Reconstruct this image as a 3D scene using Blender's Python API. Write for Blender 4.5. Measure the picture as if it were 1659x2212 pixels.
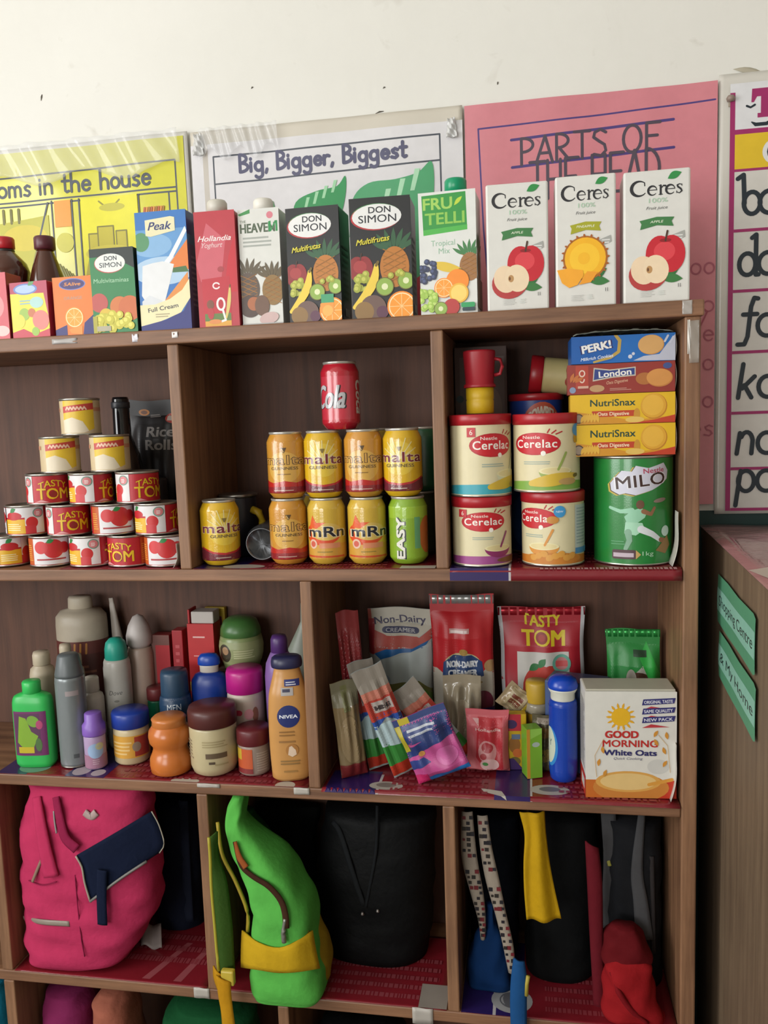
import bpy, bmesh, math, random
from mathutils import Vector, Matrix
from mathutils.geometry import tessellate_polygon
from math import sin, cos, pi, radians, sqrt, atan2
random.seed(7)
for o in list(bpy.data.objects): bpy.data.objects.remove(o)
SC = bpy.context.scene
COL = SC.collection

# ------------------------------------------------------------------ camera
F = 1766.0
YAW, PIT, ROL = radians(10.204), radians(6.474), radians(-1.987)
CAM = Vector((0, -1.3, 1.45))
_f = Vector((-sin(YAW)*cos(PIT), cos(YAW)*cos(PIT), -sin(PIT)))
_r = Vector((cos(YAW), sin(YAW), 0)); _u = _r.cross(_f)
R0 = cos(ROL)*_r + sin(ROL)*_u; R1 = -sin(ROL)*_r + cos(ROL)*_u
cd = bpy.data.cameras.new('camera'); cam = bpy.data.objects.new('camera', cd); COL.objects.link(cam)
cam.matrix_world = Matrix((R0, R1, -_f)).transposed().to_4x4() 
cam.location = CAM
cd.sensor_fit = 'HORIZONTAL'; cd.sensor_width = 36; cd.lens = F*36/1659; cd.clip_start = .02
SC.camera = cam
# ------------------------------------------------------------------ world, light, exposure
w = bpy.data.worlds.new('world'); SC.world = w; w.use_nodes = True
w.node_tree.nodes['Background'].inputs[0].default_value = (.80, .90, 1, 1)
w.node_tree.nodes['Background'].inputs[1].default_value = 1.0
def area(name, loc, target, sx, sy, power, col=(1, 1, 1)):
    l = bpy.data.lights.new(name, 'AREA'); l.shape = 'RECTANGLE'; l.size = sx; l.size_y = sy; l.energy = power; l.color = col
    o = bpy.data.objects.new(name, l); COL.objects.link(o); o.location = loc
    o.rotation_euler = (Vector(target)-Vector(loc)).to_track_quat('-Z', 'Y').to_euler()
    return o
# daylight entering by the windows of the room (left wall and rear wall)
area('daylight_window_left', (-2.52, -1.75, 1.95), (0, -1.75, 1.95), 1.7, 1.7, 62, (1, .995, .98))
area('daylight_window_rear', (-1.5, -3.9, 1.55), (-1.5, 0, 1.55), 1.6, 1.4, 52, (1, .985, .96))
SC.view_settings.view_transform = 'Standard'; SC.view_settings.look = 'None'
SC.view_settings.gamma = 1; SC.view_settings.use_curve_mapping = False
SC.view_settings.exposure = 0.06

# ------------------------------------------------------------------ helpers
def ray(px, py): return R0*((px-829.5)/F) + R1*(-(py-1106)/F) + _f
def at(px, py, Y):            # the point seen at a photo pixel that lies at depth Y
    d = ray(px, py); return CAM + d*((Y-CAM.y)/d.y)
def ground(px, py, z):        # the point seen at a photo pixel that lies at height z
    d = ray(px, py); return CAM + d*((z-CAM.z)/d.z)
def lin(c): return c/12.92 if c <= .04045 else ((c+.055)/1.055)**2.4
def rgb(h):
    h = h.lstrip('#'); return tuple(lin(int(h[i:i+2], 16)/255) for i in (0, 2, 4))
MATS = {}
def M(h, rough=.42, metal=0, var=.06, scale=60, coat=0, trans=0, bump=0, bscale=80, alpha=1, spec=.5):
    """procedural material: a colour with fine noise variation and optional relief"""
    k = (h, rough, metal, var, scale, coat, trans, bump, bscale, alpha, spec)
    if k in MATS: return MATS[k]
    m = bpy.data.materials.new('mat_'+h.strip('#')); m.use_nodes = True
    nt = m.node_tree; b = nt.nodes['Principled BSDF']; c = rgb(h)
    b.inputs['Roughness'].default_value = rough; b.inputs['Metallic'].default_value = metal
    b.inputs['Specular IOR Level'].default_value = spec
    if coat: b.inputs['Coat Weight'].default_value = coat; b.inputs['Coat Roughness'].default_value = .12
    if trans: b.inputs['Transmission Weight'].default_value = trans; b.inputs['IOR'].default_value = 1.2
    if alpha < 1: b.inputs['Alpha'].default_value = alpha
    tc = nt.nodes.new('ShaderNodeTexCoord'); n = nt.nodes.new('ShaderNodeTexNoise')
    n.inputs['Scale'].default_value = scale; n.inputs['Detail'].default_value = 2
    nt.links.new(tc.outputs['Object'], n.inputs['Vector'])
    mx = nt.nodes.new('ShaderNodeMix'); mx.data_type = 'RGBA'
    mx.inputs[6].default_value = (*[v*(1-var) for v in c], 1); mx.inputs[7].default_value = (*[min(1, v*(1+var)) for v in c], 1)
    nt.links.new(n.outputs['Fac'], mx.inputs[0]); nt.links.new(mx.outputs[2], b.inputs['Base Color'])
    if bump:
        n2 = nt.nodes.new('ShaderNodeTexNoise'); n2.inputs['Scale'].default_value = bscale; n2.inputs['Detail'].default_value = 3
        nt.links.new(tc.outputs['Object'], n2.inputs['Vector'])
        bp = nt.nodes.new('ShaderNodeBump'); bp.inputs['Strength'].default_value = bump; bp.inputs['Distance'].default_value = .004
        nt.links.new(n2.outputs['Fac'], bp.inputs['Height']); nt.links.new(bp.outputs['Normal'], b.inputs['Normal'])
    MATS[k] = m; return m
def wood_mat(name, dark, light, axis, rough=.5):
    m = bpy.data.materials.new(name); m.use_nodes = True; nt = m.node_tree; b = nt.nodes['Principled BSDF']
    tc = nt.nodes.new('ShaderNodeTexCoord'); mp = nt.nodes.new('ShaderNodeMapping')
    s = [38, 38, 38]; s[axis] = 2.2; mp.inputs['Scale'].default_value = s
    n = nt.nodes.new('ShaderNodeTexNoise'); n.inputs['Scale'].default_value = 1.4; n.inputs['Detail'].default_value = 6; n.inputs['Roughness'].default_value = .65
    n2 = nt.nodes.new('ShaderNodeTexNoise'); n2.inputs['Scale'].default_value = 7; n2.inputs['Detail'].default_value = 4
    cr = nt.nodes.new('ShaderNodeValToRGB'); cr.color_ramp.elements[0].color = (*rgb(dark), 1); cr.color_ramp.elements[1].color = (*rgb(light), 1)
    cr.color_ramp.elements[0].position = .3; cr.color_ramp.elements[1].position = .72
    ad = nt.nodes.new('ShaderNodeMath'); ad.operation = 'MULTIPLY_ADD'; ad.inputs[1].default_value = .35
    nt.links.new(tc.outputs['Object'], mp.inputs[0]); nt.links.new(mp.outputs[0], n.inputs[0]); nt.links.new(tc.outputs['Object'], n2.inputs[0])
    sb = nt.nodes.new('ShaderNodeMath'); sb.operation = 'SUBTRACT'; sb.inputs[1].default_value = .5
    nt.links.new(n2.outputs[0], sb.inputs[0]); nt.links.new(sb.outputs[0], ad.inputs[0]); nt.links.new(n.outputs[0], ad.inputs[2])
    nt.links.new(ad.outputs[0], cr.inputs[0]); nt.links.new(cr.outputs[0], b.inputs['Base Color'])
    b.inputs['Roughness'].default_value = rough
    bp = nt.nodes.new('ShaderNodeBump'); bp.inputs['Strength'].default_value = .25; bp.inputs['Distance'].default_value = .002
    nt.links.new(n.outputs[0], bp.inputs['Height']); nt.links.new(bp.outputs[0], b.inputs['Normal'])
    return m
def mm(c): return c if not isinstance(c, str) else M(c)

PENDING = []; DIM = {}
class MB:
    """collects geometry; build() makes one mesh object"""
    def __init__(s): s.v = []; s.f = []; s.mi = []; s.sm = []; s.mats = []
    def slot(s, m):
        m = mm(m)
        if m not in s.mats: s.mats.append(m)
        return s.mats.index(m)
    def add(s, vs, fs, m, smooth=False):
        o = len(s.v); k = s.slot(m); s.v += [tuple(p) for p in vs]
        for f in fs: s.f.append(tuple(o+i for i in f)); s.mi.append(k); s.sm.append(smooth)
        return s
    def rbox(s, c, d, m, bev=.0015, seg=2, rot=None):
        bm = bmesh.new(); bmesh.ops.create_cube(bm, size=1); bmesh.ops.scale(bm, vec=d, verts=bm.verts)
        if bev: bmesh.ops.bevel(bm, geom=bm.edges[:], offset=min(bev, min(d)*.45), segments=seg, affect='EDGES', profile=.5)
        if rot is not None: bmesh.ops.transform(bm, matrix=rot.to_4x4(), verts=bm.verts)
        bmesh.ops.translate(bm, vec=c, verts=bm.verts); bm.verts.index_update()
        s.add([v.co for v in bm.verts], [[v.index for v in f.verts] for f in bm.faces], m, False); bm.free(); return s
    def lathe(s, prof, m, n=40, sx=1, sy=1, c=(0, 0, 0), closed=True):
        vs = []; fs = []
        for r, z in prof:
            for i in range(n):
                a = 2*pi*i/n; vs.append((c[0]+r*sx*sin(a), c[1]-r*sy*cos(a), c[2]+z))
        for j in range(len(prof)-1):
            for i in range(n): fs.append((j*n+i, j*n+(i+1) % n, (j+1)*n+(i+1) % n, (j+1)*n+i))
        if closed:
            fs.append(tuple(range(n-1, -1, -1))); fs.append(tuple((len(prof)-1)*n+i for i in range(n)))
        return s.add(vs, fs, m, True)
    def tube(s, pts, r, m, n=8, close=False):
        pts = [Vector(p) for p in pts]; vs = []; fs = []; L = len(pts)
        for i, p in enumerate(pts):
            t = (pts[min(i+1, L-1)]-pts[max(i-1, 0)]).normalized()
            a = t.cross(Vector((0, 0, 1)))
            if a.length < .05: a = t.cross(Vector((0, 1, 0)))
            a.normalize(); b = t.cross(a); rr = r[i] if isinstance(r, (list, tuple)) else r
            for k in range(n): vs.append(p+a*rr*cos(2*pi*k/n)+b*rr*sin(2*pi*k/n))
        for i in range(L-1):
            for k in range(n): fs.append((i*n+k, i*n+(k+1) % n, (i+1)*n+(k+1) % n, (i+1)*n+k))
        fs.append(tuple(range(n))); fs.append(tuple((L-1)*n+k for k in range(n-1, -1, -1)))
        return s.add(vs, fs, m, True)
    def grid(s, fn, nu, nv, m, smooth=True):
        vs = [fn(i/nu, j/nv) for j in range(nv+1) for i in range(nu+1)]
        fs = [(j*(nu+1)+i, j*(nu+1)+i+1, (j+1)*(nu+1)+i+1, (j+1)*(nu+1)+i) for j in range(nv) for i in range(nu)]
        return s.add(vs, fs, m, smooth)
    def shell(s, fn, nu, nv, m, t=.0015, smooth=True):
        """grid surface given thickness t along +y (closed)"""
        n = (nu+1)*(nv+1); vs = [Vector(fn(i/nu, j/nv)) for j in range(nv+1) for i in range(nu+1)]
        W = nu+1; nor = []
        for j in range(nv+1):
            for i in range(nu+1):
                a = vs[j*W+min(i+1, nu)]-vs[j*W+max(i-1, 0)]; b = vs[min(j+1, nv)*W+i]-vs[max(j-1, 0)*W+i]
                q = a.cross(b); nor.append(q.normalized() if q.length > 1e-12 else Vector((0, -1, 0)))
        vs2 = vs+[v-q*t for v, q in zip(vs, nor)]
        fs = []
        for j in range(nv):
            for i in range(nu):
                a = (j*W+i, j*W+i+1, (j+1)*W+i+1, (j+1)*W+i); fs.append(a); fs.append(tuple(n+k for k in a[::-1]))
        for i in range(nu):
            fs.append((i, n+i, n+i+1, i+1)); k = nv*W+i; fs.append((k, k+1, n+k+1, n+k))
        for j in range(nv):
            k = j*W; fs.append((k, k+W, n+k+W, n+k)); k = j*W+nu; fs.append((k, n+k, n+k+W, k+W))
        return s.add(vs2, fs, m, smooth)
    def build(s, name, parent=None, label=None, recalc=True):
        me = bpy.data.meshes.new(name); me.from_pydata(s.v, [], s.f)
        for m in s.mats: me.materials.append(m)
        me.polygons.foreach_set('material_index', s.mi); me.polygons.foreach_set('use_smooth', s.sm)
        if recalc:
            bm = bmesh.new(); bm.from_mesh(me); bmesh.ops.recalc_face_normals(bm, faces=bm.faces); bm.to_mesh(me); bm.free()
        me.update()
        o = bpy.data.objects.new(name, me); o.parent = parent; PENDING.append(o)
        if label: o['label'] = label
        return o
def T(name, label, cat, loc=(0, 0, 0), rot=(0, 0, 0), group=None):
    o = bpy.data.objects.new(name, None); o.empty_display_size = .02
    o.location = loc; o.rotation_euler = rot; o['label'] = label; o['category'] = cat
    if group: o['group'] = group
    PENDING.append(o); return o
def tag(o, label, cat, group=None):
    o['label'] = label; o['category'] = cat
    if group: o['group'] = group
    return o
def kids(o): return [c for c in PENDING if c.parent == o]
def dup(o, loc, rot, label, group=None):
    r = o.copy(); PENDING.append(r); r.location = loc; r.rotation_euler = rot; r['label'] = label
    if group: r['group'] = group
    for c in kids(o):
        d = c.copy(); d.parent = r; PENDING.append(d)
        for g in kids(c):
            e = g.copy(); e.parent = d; PENDING.append(e)
    return r

TXT = {}
def textmesh(s, shear, bold, sp):
    k = (s, shear, bold, sp)
    if k in TXT: return TXT[k]
    cu = bpy.data.curves.new('t', 'FONT'); cu.body = s; cu.shear = shear; cu.offset = bold; cu.resolution_u = 3; cu.space_character = sp
    ob = bpy.data.objects.new('t', cu); COL.objects.link(ob)
    dg = bpy.context.evaluated_depsgraph_get(); dg.update()
    me = bpy.data.meshes.new_from_object(ob.evaluated_get(dg))
    me.calc_loop_triangles()
    v = [(p.co.x, p.co.y) for p in me.vertices]; t = [tuple(q.vertices) for q in me.loop_triangles]
    bpy.data.objects.remove(ob); bpy.data.curves.remove(cu); bpy.data.meshes.remove(me)
    TXT[k] = (v, t); return TXT[k]
_H = textmesh('H', 0, 0, 1)[0]; CAPH = max(p[1] for p in _H)
def arc(cx, cy, rx, ry, a0, a1, n=12):
    return [(cx+rx*cos(radians(a0+(a1-a0)*i/n)), cy+ry*sin(radians(a0+(a1-a0)*i/n))) for i in range(n+1)]
HW = {  # single-line handwriting: strokes, advance
 'B': ([[(0, 0), (0, 1)]+arc(.02, .76, .38, .24, 90, -90)+arc(.02, .26, .46, .26, 90, -90)], .66),
 'i': ([[(0, .5), (0, 0)], [(0, .7), (0, .73)]], .26), 'g': ([arc(.22, .26, .22, .25, 20, 380, 16), [(.44, .5), (.44, -.18)]+arc(.22, -.2, .22, .2, 0, -150)], .66),
 'e': ([[(.03, .28), (.43, .28)]+arc(.23, .26, .21, .25, 5, 320, 14)], .6), 'r': ([[(0, .5), (0, 0)], arc(.2, .26, .2, .24, 180, 60)], .44),
 's': ([[(.34, .44), (.2, .51), (.05, .42), (.1, .3), (.27, .22), (.33, .1), (.2, -.01), (0, .05)]], .5),
 't': ([[(.15, .85), (.15, .08), (.24, 0), (.34, .04)], [(0, .55), (.36, .55)]], .5), ',': ([[(.06, .05), (0, -.14)]], .3),
 'n': ([[(0, .5), (0, 0)], arc(.2, .28, .2, .22, 180, 0)+[(.4, 0)]], .58), 'h': ([[(0, 1), (0, 0)], arc(.2, .28, .2, .22, 180, 0)+[(.4, 0)]], .58),
 'm': ([[(0, .5), (0, 0)], arc(.16, .3, .16, .2, 180, 0)+[(.32, 0)], arc(.48, .3, .16, .2, 180, 0)+[(.64, 0)]], .84),
 'o': ([arc(.22, .25, .22, .25, 90, 450, 18)], .6), 'u': ([[(0, .5)]+arc(.2, .2, .2, .2, 180, 360)+[(.4, .5), (.4, 0)]], .6), 'd': ([arc(.22, .25, .22, .25, 0, 360, 18), [(.44, 1), (.44, 0)]], .62),
 'a': ([arc(.22, .25, .22, .25, 0, 360, 18), [(.44, .5), (.44, 0)]], .62), ' ': ([], .42),
 'P': ([[(0, 0), (0, 1)]+arc(.05, .74, .4, .26, 90, -90)+[(0, .48)]], .62), 'A': ([[(-.05, 0), (.3, 1), (.58, 0)], [(.08, .36), (.48, .36)]], .74),
 'R': ([[(0, 0), (0, 1)]+arc(.05, .74, .4, .26, 90, -90)+[(0, .48)], [(.1, .48), (.48, 0)]], .68), 'T': ([[(0, 1), (.6, 1)], [(.3, 1), (.3, 0)]], .7),
 'S': ([[(.5, .88), (.3, 1), (.08, .9), (.04, .72), (.25, .56), (.45, .42), (.5, .2), (.32, .01), (.05, .08)]], .74), 'O': ([arc(.33, .5, .33, .5, 90, 450, 20)], .86),
 'F': ([[(.5, 1), (0, 1), (0, 0)], [(0, .52), (.4, .52)]], .6), 'H': ([[(0, 1), (0, 0)], [(.5, 1), (.5, 0)], [(0, .5), (.5, .5)]], .7),
 'E': ([[(.5, 1), (0, 1), (0, 0), (.5, 0)], [(0, .52), (.4, .52)]], .62), 'D': ([[(0, 0), (0, 1)]+arc(.0, .5, .5, .5, 90, -90)], .7)}
SUB = 4e-6
class Art:
    """flat print: x,y are fractions of the panel, y up"""
    def __init__(s, W, H): s.W = W; s.H = H; s.it = []
    def _a(s, v, t, c): s.it.append((v, t, c)); return s
    def poly(s, pts, c):
        t = tessellate_polygon([[Vector((x*s.W, y*s.H, 0)) for x, y in pts]]); return s._a(list(pts), t, c)
    def rect(s, x0, y0, x1, y1, c): return s._a([(x0, y0), (x1, y0), (x1, y1), (x0, y1)], [(0, 1, 2), (0, 2, 3)], c)
    def rrect(s, x0, y0, x1, y1, r, c):
        q = r*s.W/s.H; p = arc(x1-r, y1-q, r, q, 0, 90, 5)+arc(x0+r, y1-q, r, q, 90, 180, 5)+arc(x0+r, y0+q, r, q, 180, 270, 5)+arc(x1-r, y0+q, r, q, 270, 360, 5)
        return s.poly(p, c)
    def ell(s, cx, cy, rx, ry, c, rot=0, a0=0, a1=360, n=26):
        k = s.W/s.H; pts = [(cx, cy)]; R = radians(rot); ry2 = ry*s.H/s.W
        for i in range(n+1):
            a = radians(a0+(a1-a0)*i/n); x = rx*cos(a); y = ry2*sin(a)
            pts.append((cx+x*cos(R)-y*sin(R), cy+(x*sin(R)+y*cos(R))*k))
        return s._a(pts, [(0, i+1, i+2) for i in range(n)], c)
    def circ(s, cx, cy, r, c, sy=1, rot=0, a0=0, a1=360): return s.ell(cx, cy, r, r*sy*s.W/s.H, c, rot, a0, a1)
    def stroke(s, pts, wd, c):
        if not isinstance(wd, (list, tuple)): wd = [wd]*len(pts)
        P = [(x*s.W, y*s.H) for x, y in pts]; v = []; t = []; n = len(P); K = [0]
        def disc(p, r):
            K[0] += 1; o = len(v); v.append((p[0], p[1], K[0]))
            for k in range(10): v.append((p[0]+r*cos(k*pi/5), p[1]+r*sin(k*pi/5), K[0]))
            for k in range(10): t.append((o, o+1+k, o+1+(k+1) % 10))
        def nrm(a, b):
            dx, dy = b[0]-a[0], b[1]-a[1]; L = math.hypot(dx, dy) or 1e-9; return (-dy/L, dx/L)
        N = [nrm(P[i], P[i+1]) for i in range(n-1)]; st = 0; segs = []
        for i in range(1, n-1):
            if N[i-1][0]*N[i][0]+N[i-1][1]*N[i][1] < .55: segs.append((st, i)); st = i; disc(P[i], wd[i]*s.W/2)
        segs.append((st, n-1))
        for a, b in segs:
            K[0] += 1; o = len(v)
            for i in range(a, b+1):
                q = N[min(i, b-1)] if i == a else N[i-1] if i == b else ((N[i-1][0]+N[i][0])/2, (N[i-1][1]+N[i][1])/2)
                L = math.hypot(*q) or 1e-9; r = wd[i]*s.W/2; q = (q[0]/L*r, q[1]/L*r)
                v += [(P[i][0]+q[0], P[i][1]+q[1], K[0]), (P[i][0]-q[0], P[i][1]-q[1], K[0])]
            for k in range(b-a): m = o+2*k; t += [(m, m+1, m+3), (m, m+3, m+2)]
        disc(P[0], wd[0]*s.W/2); disc(P[-1], wd[-1]*s.W/2)
        return s._a([(p[0]/s.W, p[1]/s.H, p[2]) for p in v], t, c)
    def text(s, tx, x, y, h, c, w=None, al='c', shear=0, bold=0, rot=0, sp=1, bend=0):
        """cap height h (fraction of panel height), optional width w (fraction of panel width)"""
        v, t = textmesh(tx, shear, 0, sp)
        if not v: return s
        x0 = min(p[0] for p in v); x1 = max(p[0] for p in v)
        k = h*s.H/CAPH; kx = k if w is None else w*s.W/(x1-x0)
        tw = (x1-x0)*kx; ox = {'c': -tw/2, 'l': 0, 'r': -tw}[al]; R = radians(rot); o = []; tt = []
        b = bold*k*.9; sh = [(0, 0)] if not bold or b < 0 else [(-b, -b*.6), (b, b*.6), (b, -b*.6), (-b, b*.6)]
        for q, (ex, ey) in enumerate(sh):
            n0 = len(o)
            for p in v:
                X = (p[0]-x0)*kx+ox+ex; Y = p[1]*k - bend*(X/(tw/2))**2*h*s.H + ey
                o.append((x+(X*cos(R)-Y*sin(R))/s.W, y+(X*sin(R)+Y*cos(R))/s.H, q))
            tt += [tuple(n0+i for i in f) for f in t]
        return s._a(o, tt, c)
    def lift(s, k):     # squeeze everything drawn so far towards the top edge
        s.it = [([(p[0], 1-(1-p[1])*k)+tuple(p[2:]) for p in v], t, c) for v, t, c in s.it]; return s
    def hand(s, tx, x, y, h, w, c, wd, slope=0, jit=0):
        adv = sum(HW[q][1] for q in tx)-.15; k = w/adv; X = x
        for q in tx:
            for st in HW[q][0]:
                s.stroke([(X+p[0]*k, y+p[1]*h+slope*(X-x)+(random.uniform(-jit, jit) if jit else 0)) for p in st], wd, c)
            X += HW[q][1]*k
        return s
    def bars(s, x0, x1, y0, y1, n, c, frac=.45):     # print too small to read
        d = (y1-y0)/n
        for i in range(n): s.rect(x0, y0+i*d, x1-(x1-x0)*random.uniform(0, .25), y0+i*d+d*frac, c)
        return s
    # ---- printed fruit
    def leaf(s, x, y, l, rot, c='2f7d3b', fat=.34):
        p = []; R = radians(rot)
        for i in range(9): a = i/8; p.append((a*l, sin(a*pi)*l*fat))
        for i in range(8, -1, -1): a = i/8; p.append((a*l, -sin(a*pi)*l*fat*.7))
        k = s.W/s.H; return s.poly([(x+u*cos(R)-v*sin(R), y+(u*sin(R)+v*cos(R))*k) for u, v in p[:-1]], c)
    def apple(s, x, y, r, c='c3202f', c2='d9414a'):
        k = s.W/s.H
        s.ell(x-r*.3, y, r*.72, r*k*.98, c); s.ell(x+r*.3, y, r*.72, r*k*.98, c); s.ell(x, y-r*k*.1, r*.8, r*k*.9, c)
        s.ell(x-r*.05, y+r*k*.15, r*.55, r*k*.5, c2); s.ell(x, y+r*k*.72, r*.3, r*k*.1, '8e1620')
        return s.stroke([(x, y+r*k*.7), (x+r*.1, y+r*k*1.2)], r*.1, '4b2f22')
    def applehalf(s, x, y, r):
        k = s.W/s.H
        s.ell(x-r*.05, y-r*k*.1, r*1.04, r*k*.9, 'b23a3a', 18); s.ell(x-r*.3, y+r*k*.08, r*.66, r*k*.76, 'e8cfae', 15); s.ell(x+r*.34, y+r*k*.1, r*.66, r*k*.76, 'ead3b2', 15)
        return s.ell(x, y+r*k*.1, r*.16, r*k*.2, 'b98d5a').ell(x-.02, y+r*k*.1, r*.05, r*k*.1, '6b4326')
    def orange(s, x, y, r, half=True):
        s.circ(x, y, r, 'ef8a1f')
        if half:
            s.circ(x, y, r*.9, 'f9e0b0'); s.circ(x, y, r*.82, 'f39a2e')
            k = s.W/s.H
            for i in range(8): a = i*pi/4; s.stroke([(x, y), (x+r*.8*cos(a), y+r*.8*sin(a)*k)], r*.05, 'f8c985')
        return s
    def kiwi(s, x, y, r): return s.circ(x, y, r, '6d6a2c').circ(x, y, r*.9, '8fae4b').circ(x, y, r*.35, 'dfe3b4')
    def grapes(s, x, y, r, c, c2, n=14, sx=2.6, sy=2.2):
        k = s.W/s.H; rd = random.Random(n)
        for i in range(n):
            a, b = x+r*sx*rd.uniform(-1, 1), y+r*k*sy*rd.uniform(-1, 1); s.circ(a, b, r, c); s.circ(a-r*.2, b+r*k*.2, r*.55, c2)
        return s
    def pineapple(s, x, y, r, crown=True, c='c9862b', cc='3f6e3a'):
        k = s.W/s.H
        if crown:
            for i in range(-3, 4): s.leaf(x+i*r*.12, y+r*k*1.1, r*1.5, 90-i*20, cc, .13)
        s.ell(x, y, r, r*k*1.35, c)
        for i in range(-2, 3): s.stroke([(x-r*.75, y+(i*.42-.35)*r*k), (x+r*.75, y+(i*.42+.35)*r*k)], r*.06, '8c5a1c'); s.stroke([(x-r*.75, y+(i*.42+.35)*r*k), (x+r*.75, y+(i*.42-.35)*r*k)], r*.06, 'a06a22')
        return s
    def banana(s, x0, y0, x1, y1, wd, bow, c='e8c846'):
        n = 9; p = []; q = []
        for i in range(n+1):
            a = i/n; p.append((x0+(x1-x0)*a+bow*sin(a*pi), y0+(y1-y0)*a)); q.append(wd*(.35+.65*sin(min(1, max(0, a*.9+.05))*pi)))
        return s.stroke(p, q, c).stroke([p[-1], (p[-1][0]+(x1-x0)*.08, p[-1][1]+(y1-y0)*.08)], wd*.3, '6e5a20')
    def out(s, mb, fn, maxe=None, base=.0003, dl=.00003, clip=True):
        for li, (v, t, c) in enumerate(s.it):
            m = mm(c); off = base+dl*li
            if clip and any(p[0] < -1e-6 or p[0] > 1+1e-6 or p[1] < -1e-6 or p[1] > 1+1e-6 for p in v):
                nv = []; nt = []
                for q in t:
                    P = [v[i] for i in q]
                    for ax, lim, sg in ((0, 0, 1), (0, 1, -1), (1, 0, 1), (1, 1, -1)):
                        Q = []
                        for i in range(len(P)):
                            A_, B_ = P[i], P[(i+1) % len(P)]; da, db = (A_[ax]-lim)*sg, (B_[ax]-lim)*sg
                            if da >= 0: Q.append(A_)
                            if (da >= 0) != (db >= 0): k = da/(da-db); Q.append((A_[0]+(B_[0]-A_[0])*k, A_[1]+(B_[1]-A_[1])*k)+tuple(A_[2:]))
                        P = Q
                        if not P: break
                    if len(P) > 2:
                        o = len(nv); nv += P; nt += [(o, o+i, o+i+1) for i in range(1, len(P)-1)]
                v, t = nv, nt
                if not t: continue
            if maxe:
                vs = []; fs = []; st = [tuple(v[i] for i in q) for q in t]
                while st:
                    a, b, d = st.pop()
                    e = [(((p[0]-q[0])*s.W)**2+((p[1]-q[1])*s.H)**2) for p, q in ((a, b), (b, d), (d, a))]; k = e.index(max(e))
                    if e[k] > maxe*maxe:
                        if k == 1: a, b, d = b, d, a
                        elif k == 2: a, b, d = d, a, b
                        m_ = ((a[0]+b[0])/2, (a[1]+b[1])/2)+tuple(a[2:]); st.append((a, m_, d)); st.append((m_, b, d))
                    else:
                        o = len(vs); vs += [fn(p[0], p[1], off+SUB*(p[2] if len(p) > 2 else 0)) for p in (a, b, d)]; fs.append((o, o+1, o+2))
                mb.add(vs, fs, m)
            else: mb.add([fn(p[0], p[1], off+SUB*(p[2] if len(p) > 2 else 0)) for p in v], t, m)
        return mb
    def front(s, name, parent, D, label=None):          # flat panel on the -y face of a box of depth D
        return s.out(MB(), lambda u, v, o: ((u-.5)*s.W, -D/2-o, v*s.H)).build(name, parent, label, recalc=False)
    def wrap(s, name, parent, rf, z0=0, a0=0, sy=1, label=None, maxe=.0035, base=.0003, clip=True):   # around a lathe of radius rf(z); W is arc length at rf(mid)
        rm = rf(z0+s.H/2)
        def fn(u, v, o):
            z = z0+v*s.H; r = rf(z)+o; a = (u-.5)*s.W/rm+a0; return (r*sin(a), -r*cos(a)*sy, z)
        return s.out(MB(), fn, min(maxe, .0038), base, .00005, clip).build(name, parent, label, recalc=False)
def prof_r(prof):
    def f(z):
        if z <= prof[0][1]: return prof[0][0]
        for (r0, z0), (r1, z1) in zip(prof, prof[1:]):
            if z0 <= z <= z1 and z1 > z0: return r0+(r1-r0)*(z-z0)/(z1-z0)
        return prof[-1][0]
    return f
def catmull(P, n=8):
    P = [Vector(p) for p in P]
    if len(P) < 3: return [P[0].lerp(P[-1], i/n) for i in range(n+1)]
    Q = [2*P[0]-P[1]]+P+[2*P[-1]-P[-2]]; out = []
    for i in range(1, len(Q)-2):
        a, b, c, d = Q[i-1:i+3]
        for k in range(n):
            t = k/n; out.append(.5*(2*b+(c-a)*t+(2*a-5*b+4*c-d)*t*t+(3*b-a-3*c+d)*t**3))
    out.append(P[-1]); return out
def resample(P, n):
    P = catmull(P, 10); L = [0]
    for a, b in zip(P, P[1:]): L.append(L[-1]+(b-a).length)
    out = []; j = 0
    for i in range(n+1):
        d = L[-1]*i/n
        while j < len(L)-2 and L[j+1] < d: j += 1
        k = (d-L[j])/max(1e-9, L[j+1]-L[j]); out.append(P[j].lerp(P[j+1], min(1, max(0, k))))
    return out
def ribbon(mb, Lp, Rp, m, nv=24, nu=8, bulge=0, t=.002, waves=0, wf=3, ph=0):
    A = resample(Lp, nv); B = resample(Rp, nv)
    def fn(u, v):
        j = min(nv, int(round(v*nv))); p = A[j].lerp(B[j], u)
        return p+Vector((0, -bulge*sin(u*pi)-waves*sin(u*wf*2*pi+ph+v*2)*(.4+.6*v), 0))
    return mb.shell(fn, nu, nv, m, t)

# product builders -----------------------------------------------------------
def fit(x0, x1, yt, yb, Y, z0):
    """width, height and centre of a thing whose front is at depth Y on a board at z0, from its photo extents"""
    ym = (yt+yb)/2; a = at(x0, ym, Y); b = at(x1, ym, Y); t = at((x0+x1)/2, yt, Y)
    return (a.x+b.x)/2, b.x-a.x, t.z-z0
def carton(name, label, cat, x0, x1, yt, yb, Y, D, z0, col, art=None, rz=0, ry=0, group=None, bev=.0015, side=None, W=None, cx=None, rx=0):
    c, w_, h = fit(x0, x1, yt, yb, Y, z0)
    if W: w_ = W
    if cx is not None: c = cx
    t = T(name, label, cat, (c, Y+D/2, z0), (rx, ry, rz), group)
    MB().rbox((0, 0, h/2), (w_, D, h), col, bev).build('carton_body', t)
    if art:
        A = Art(w_, h); art(A); A.front('front_print', t, D)
    if side:
        A = Art(D, h); side(A)
        A.out(MB(), lambda u, v, o: (w_/2+o, (u-.5)*D, v*h)).build('side_print', t, recalc=False)
    DIM[t] = (w_, h); return t

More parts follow.
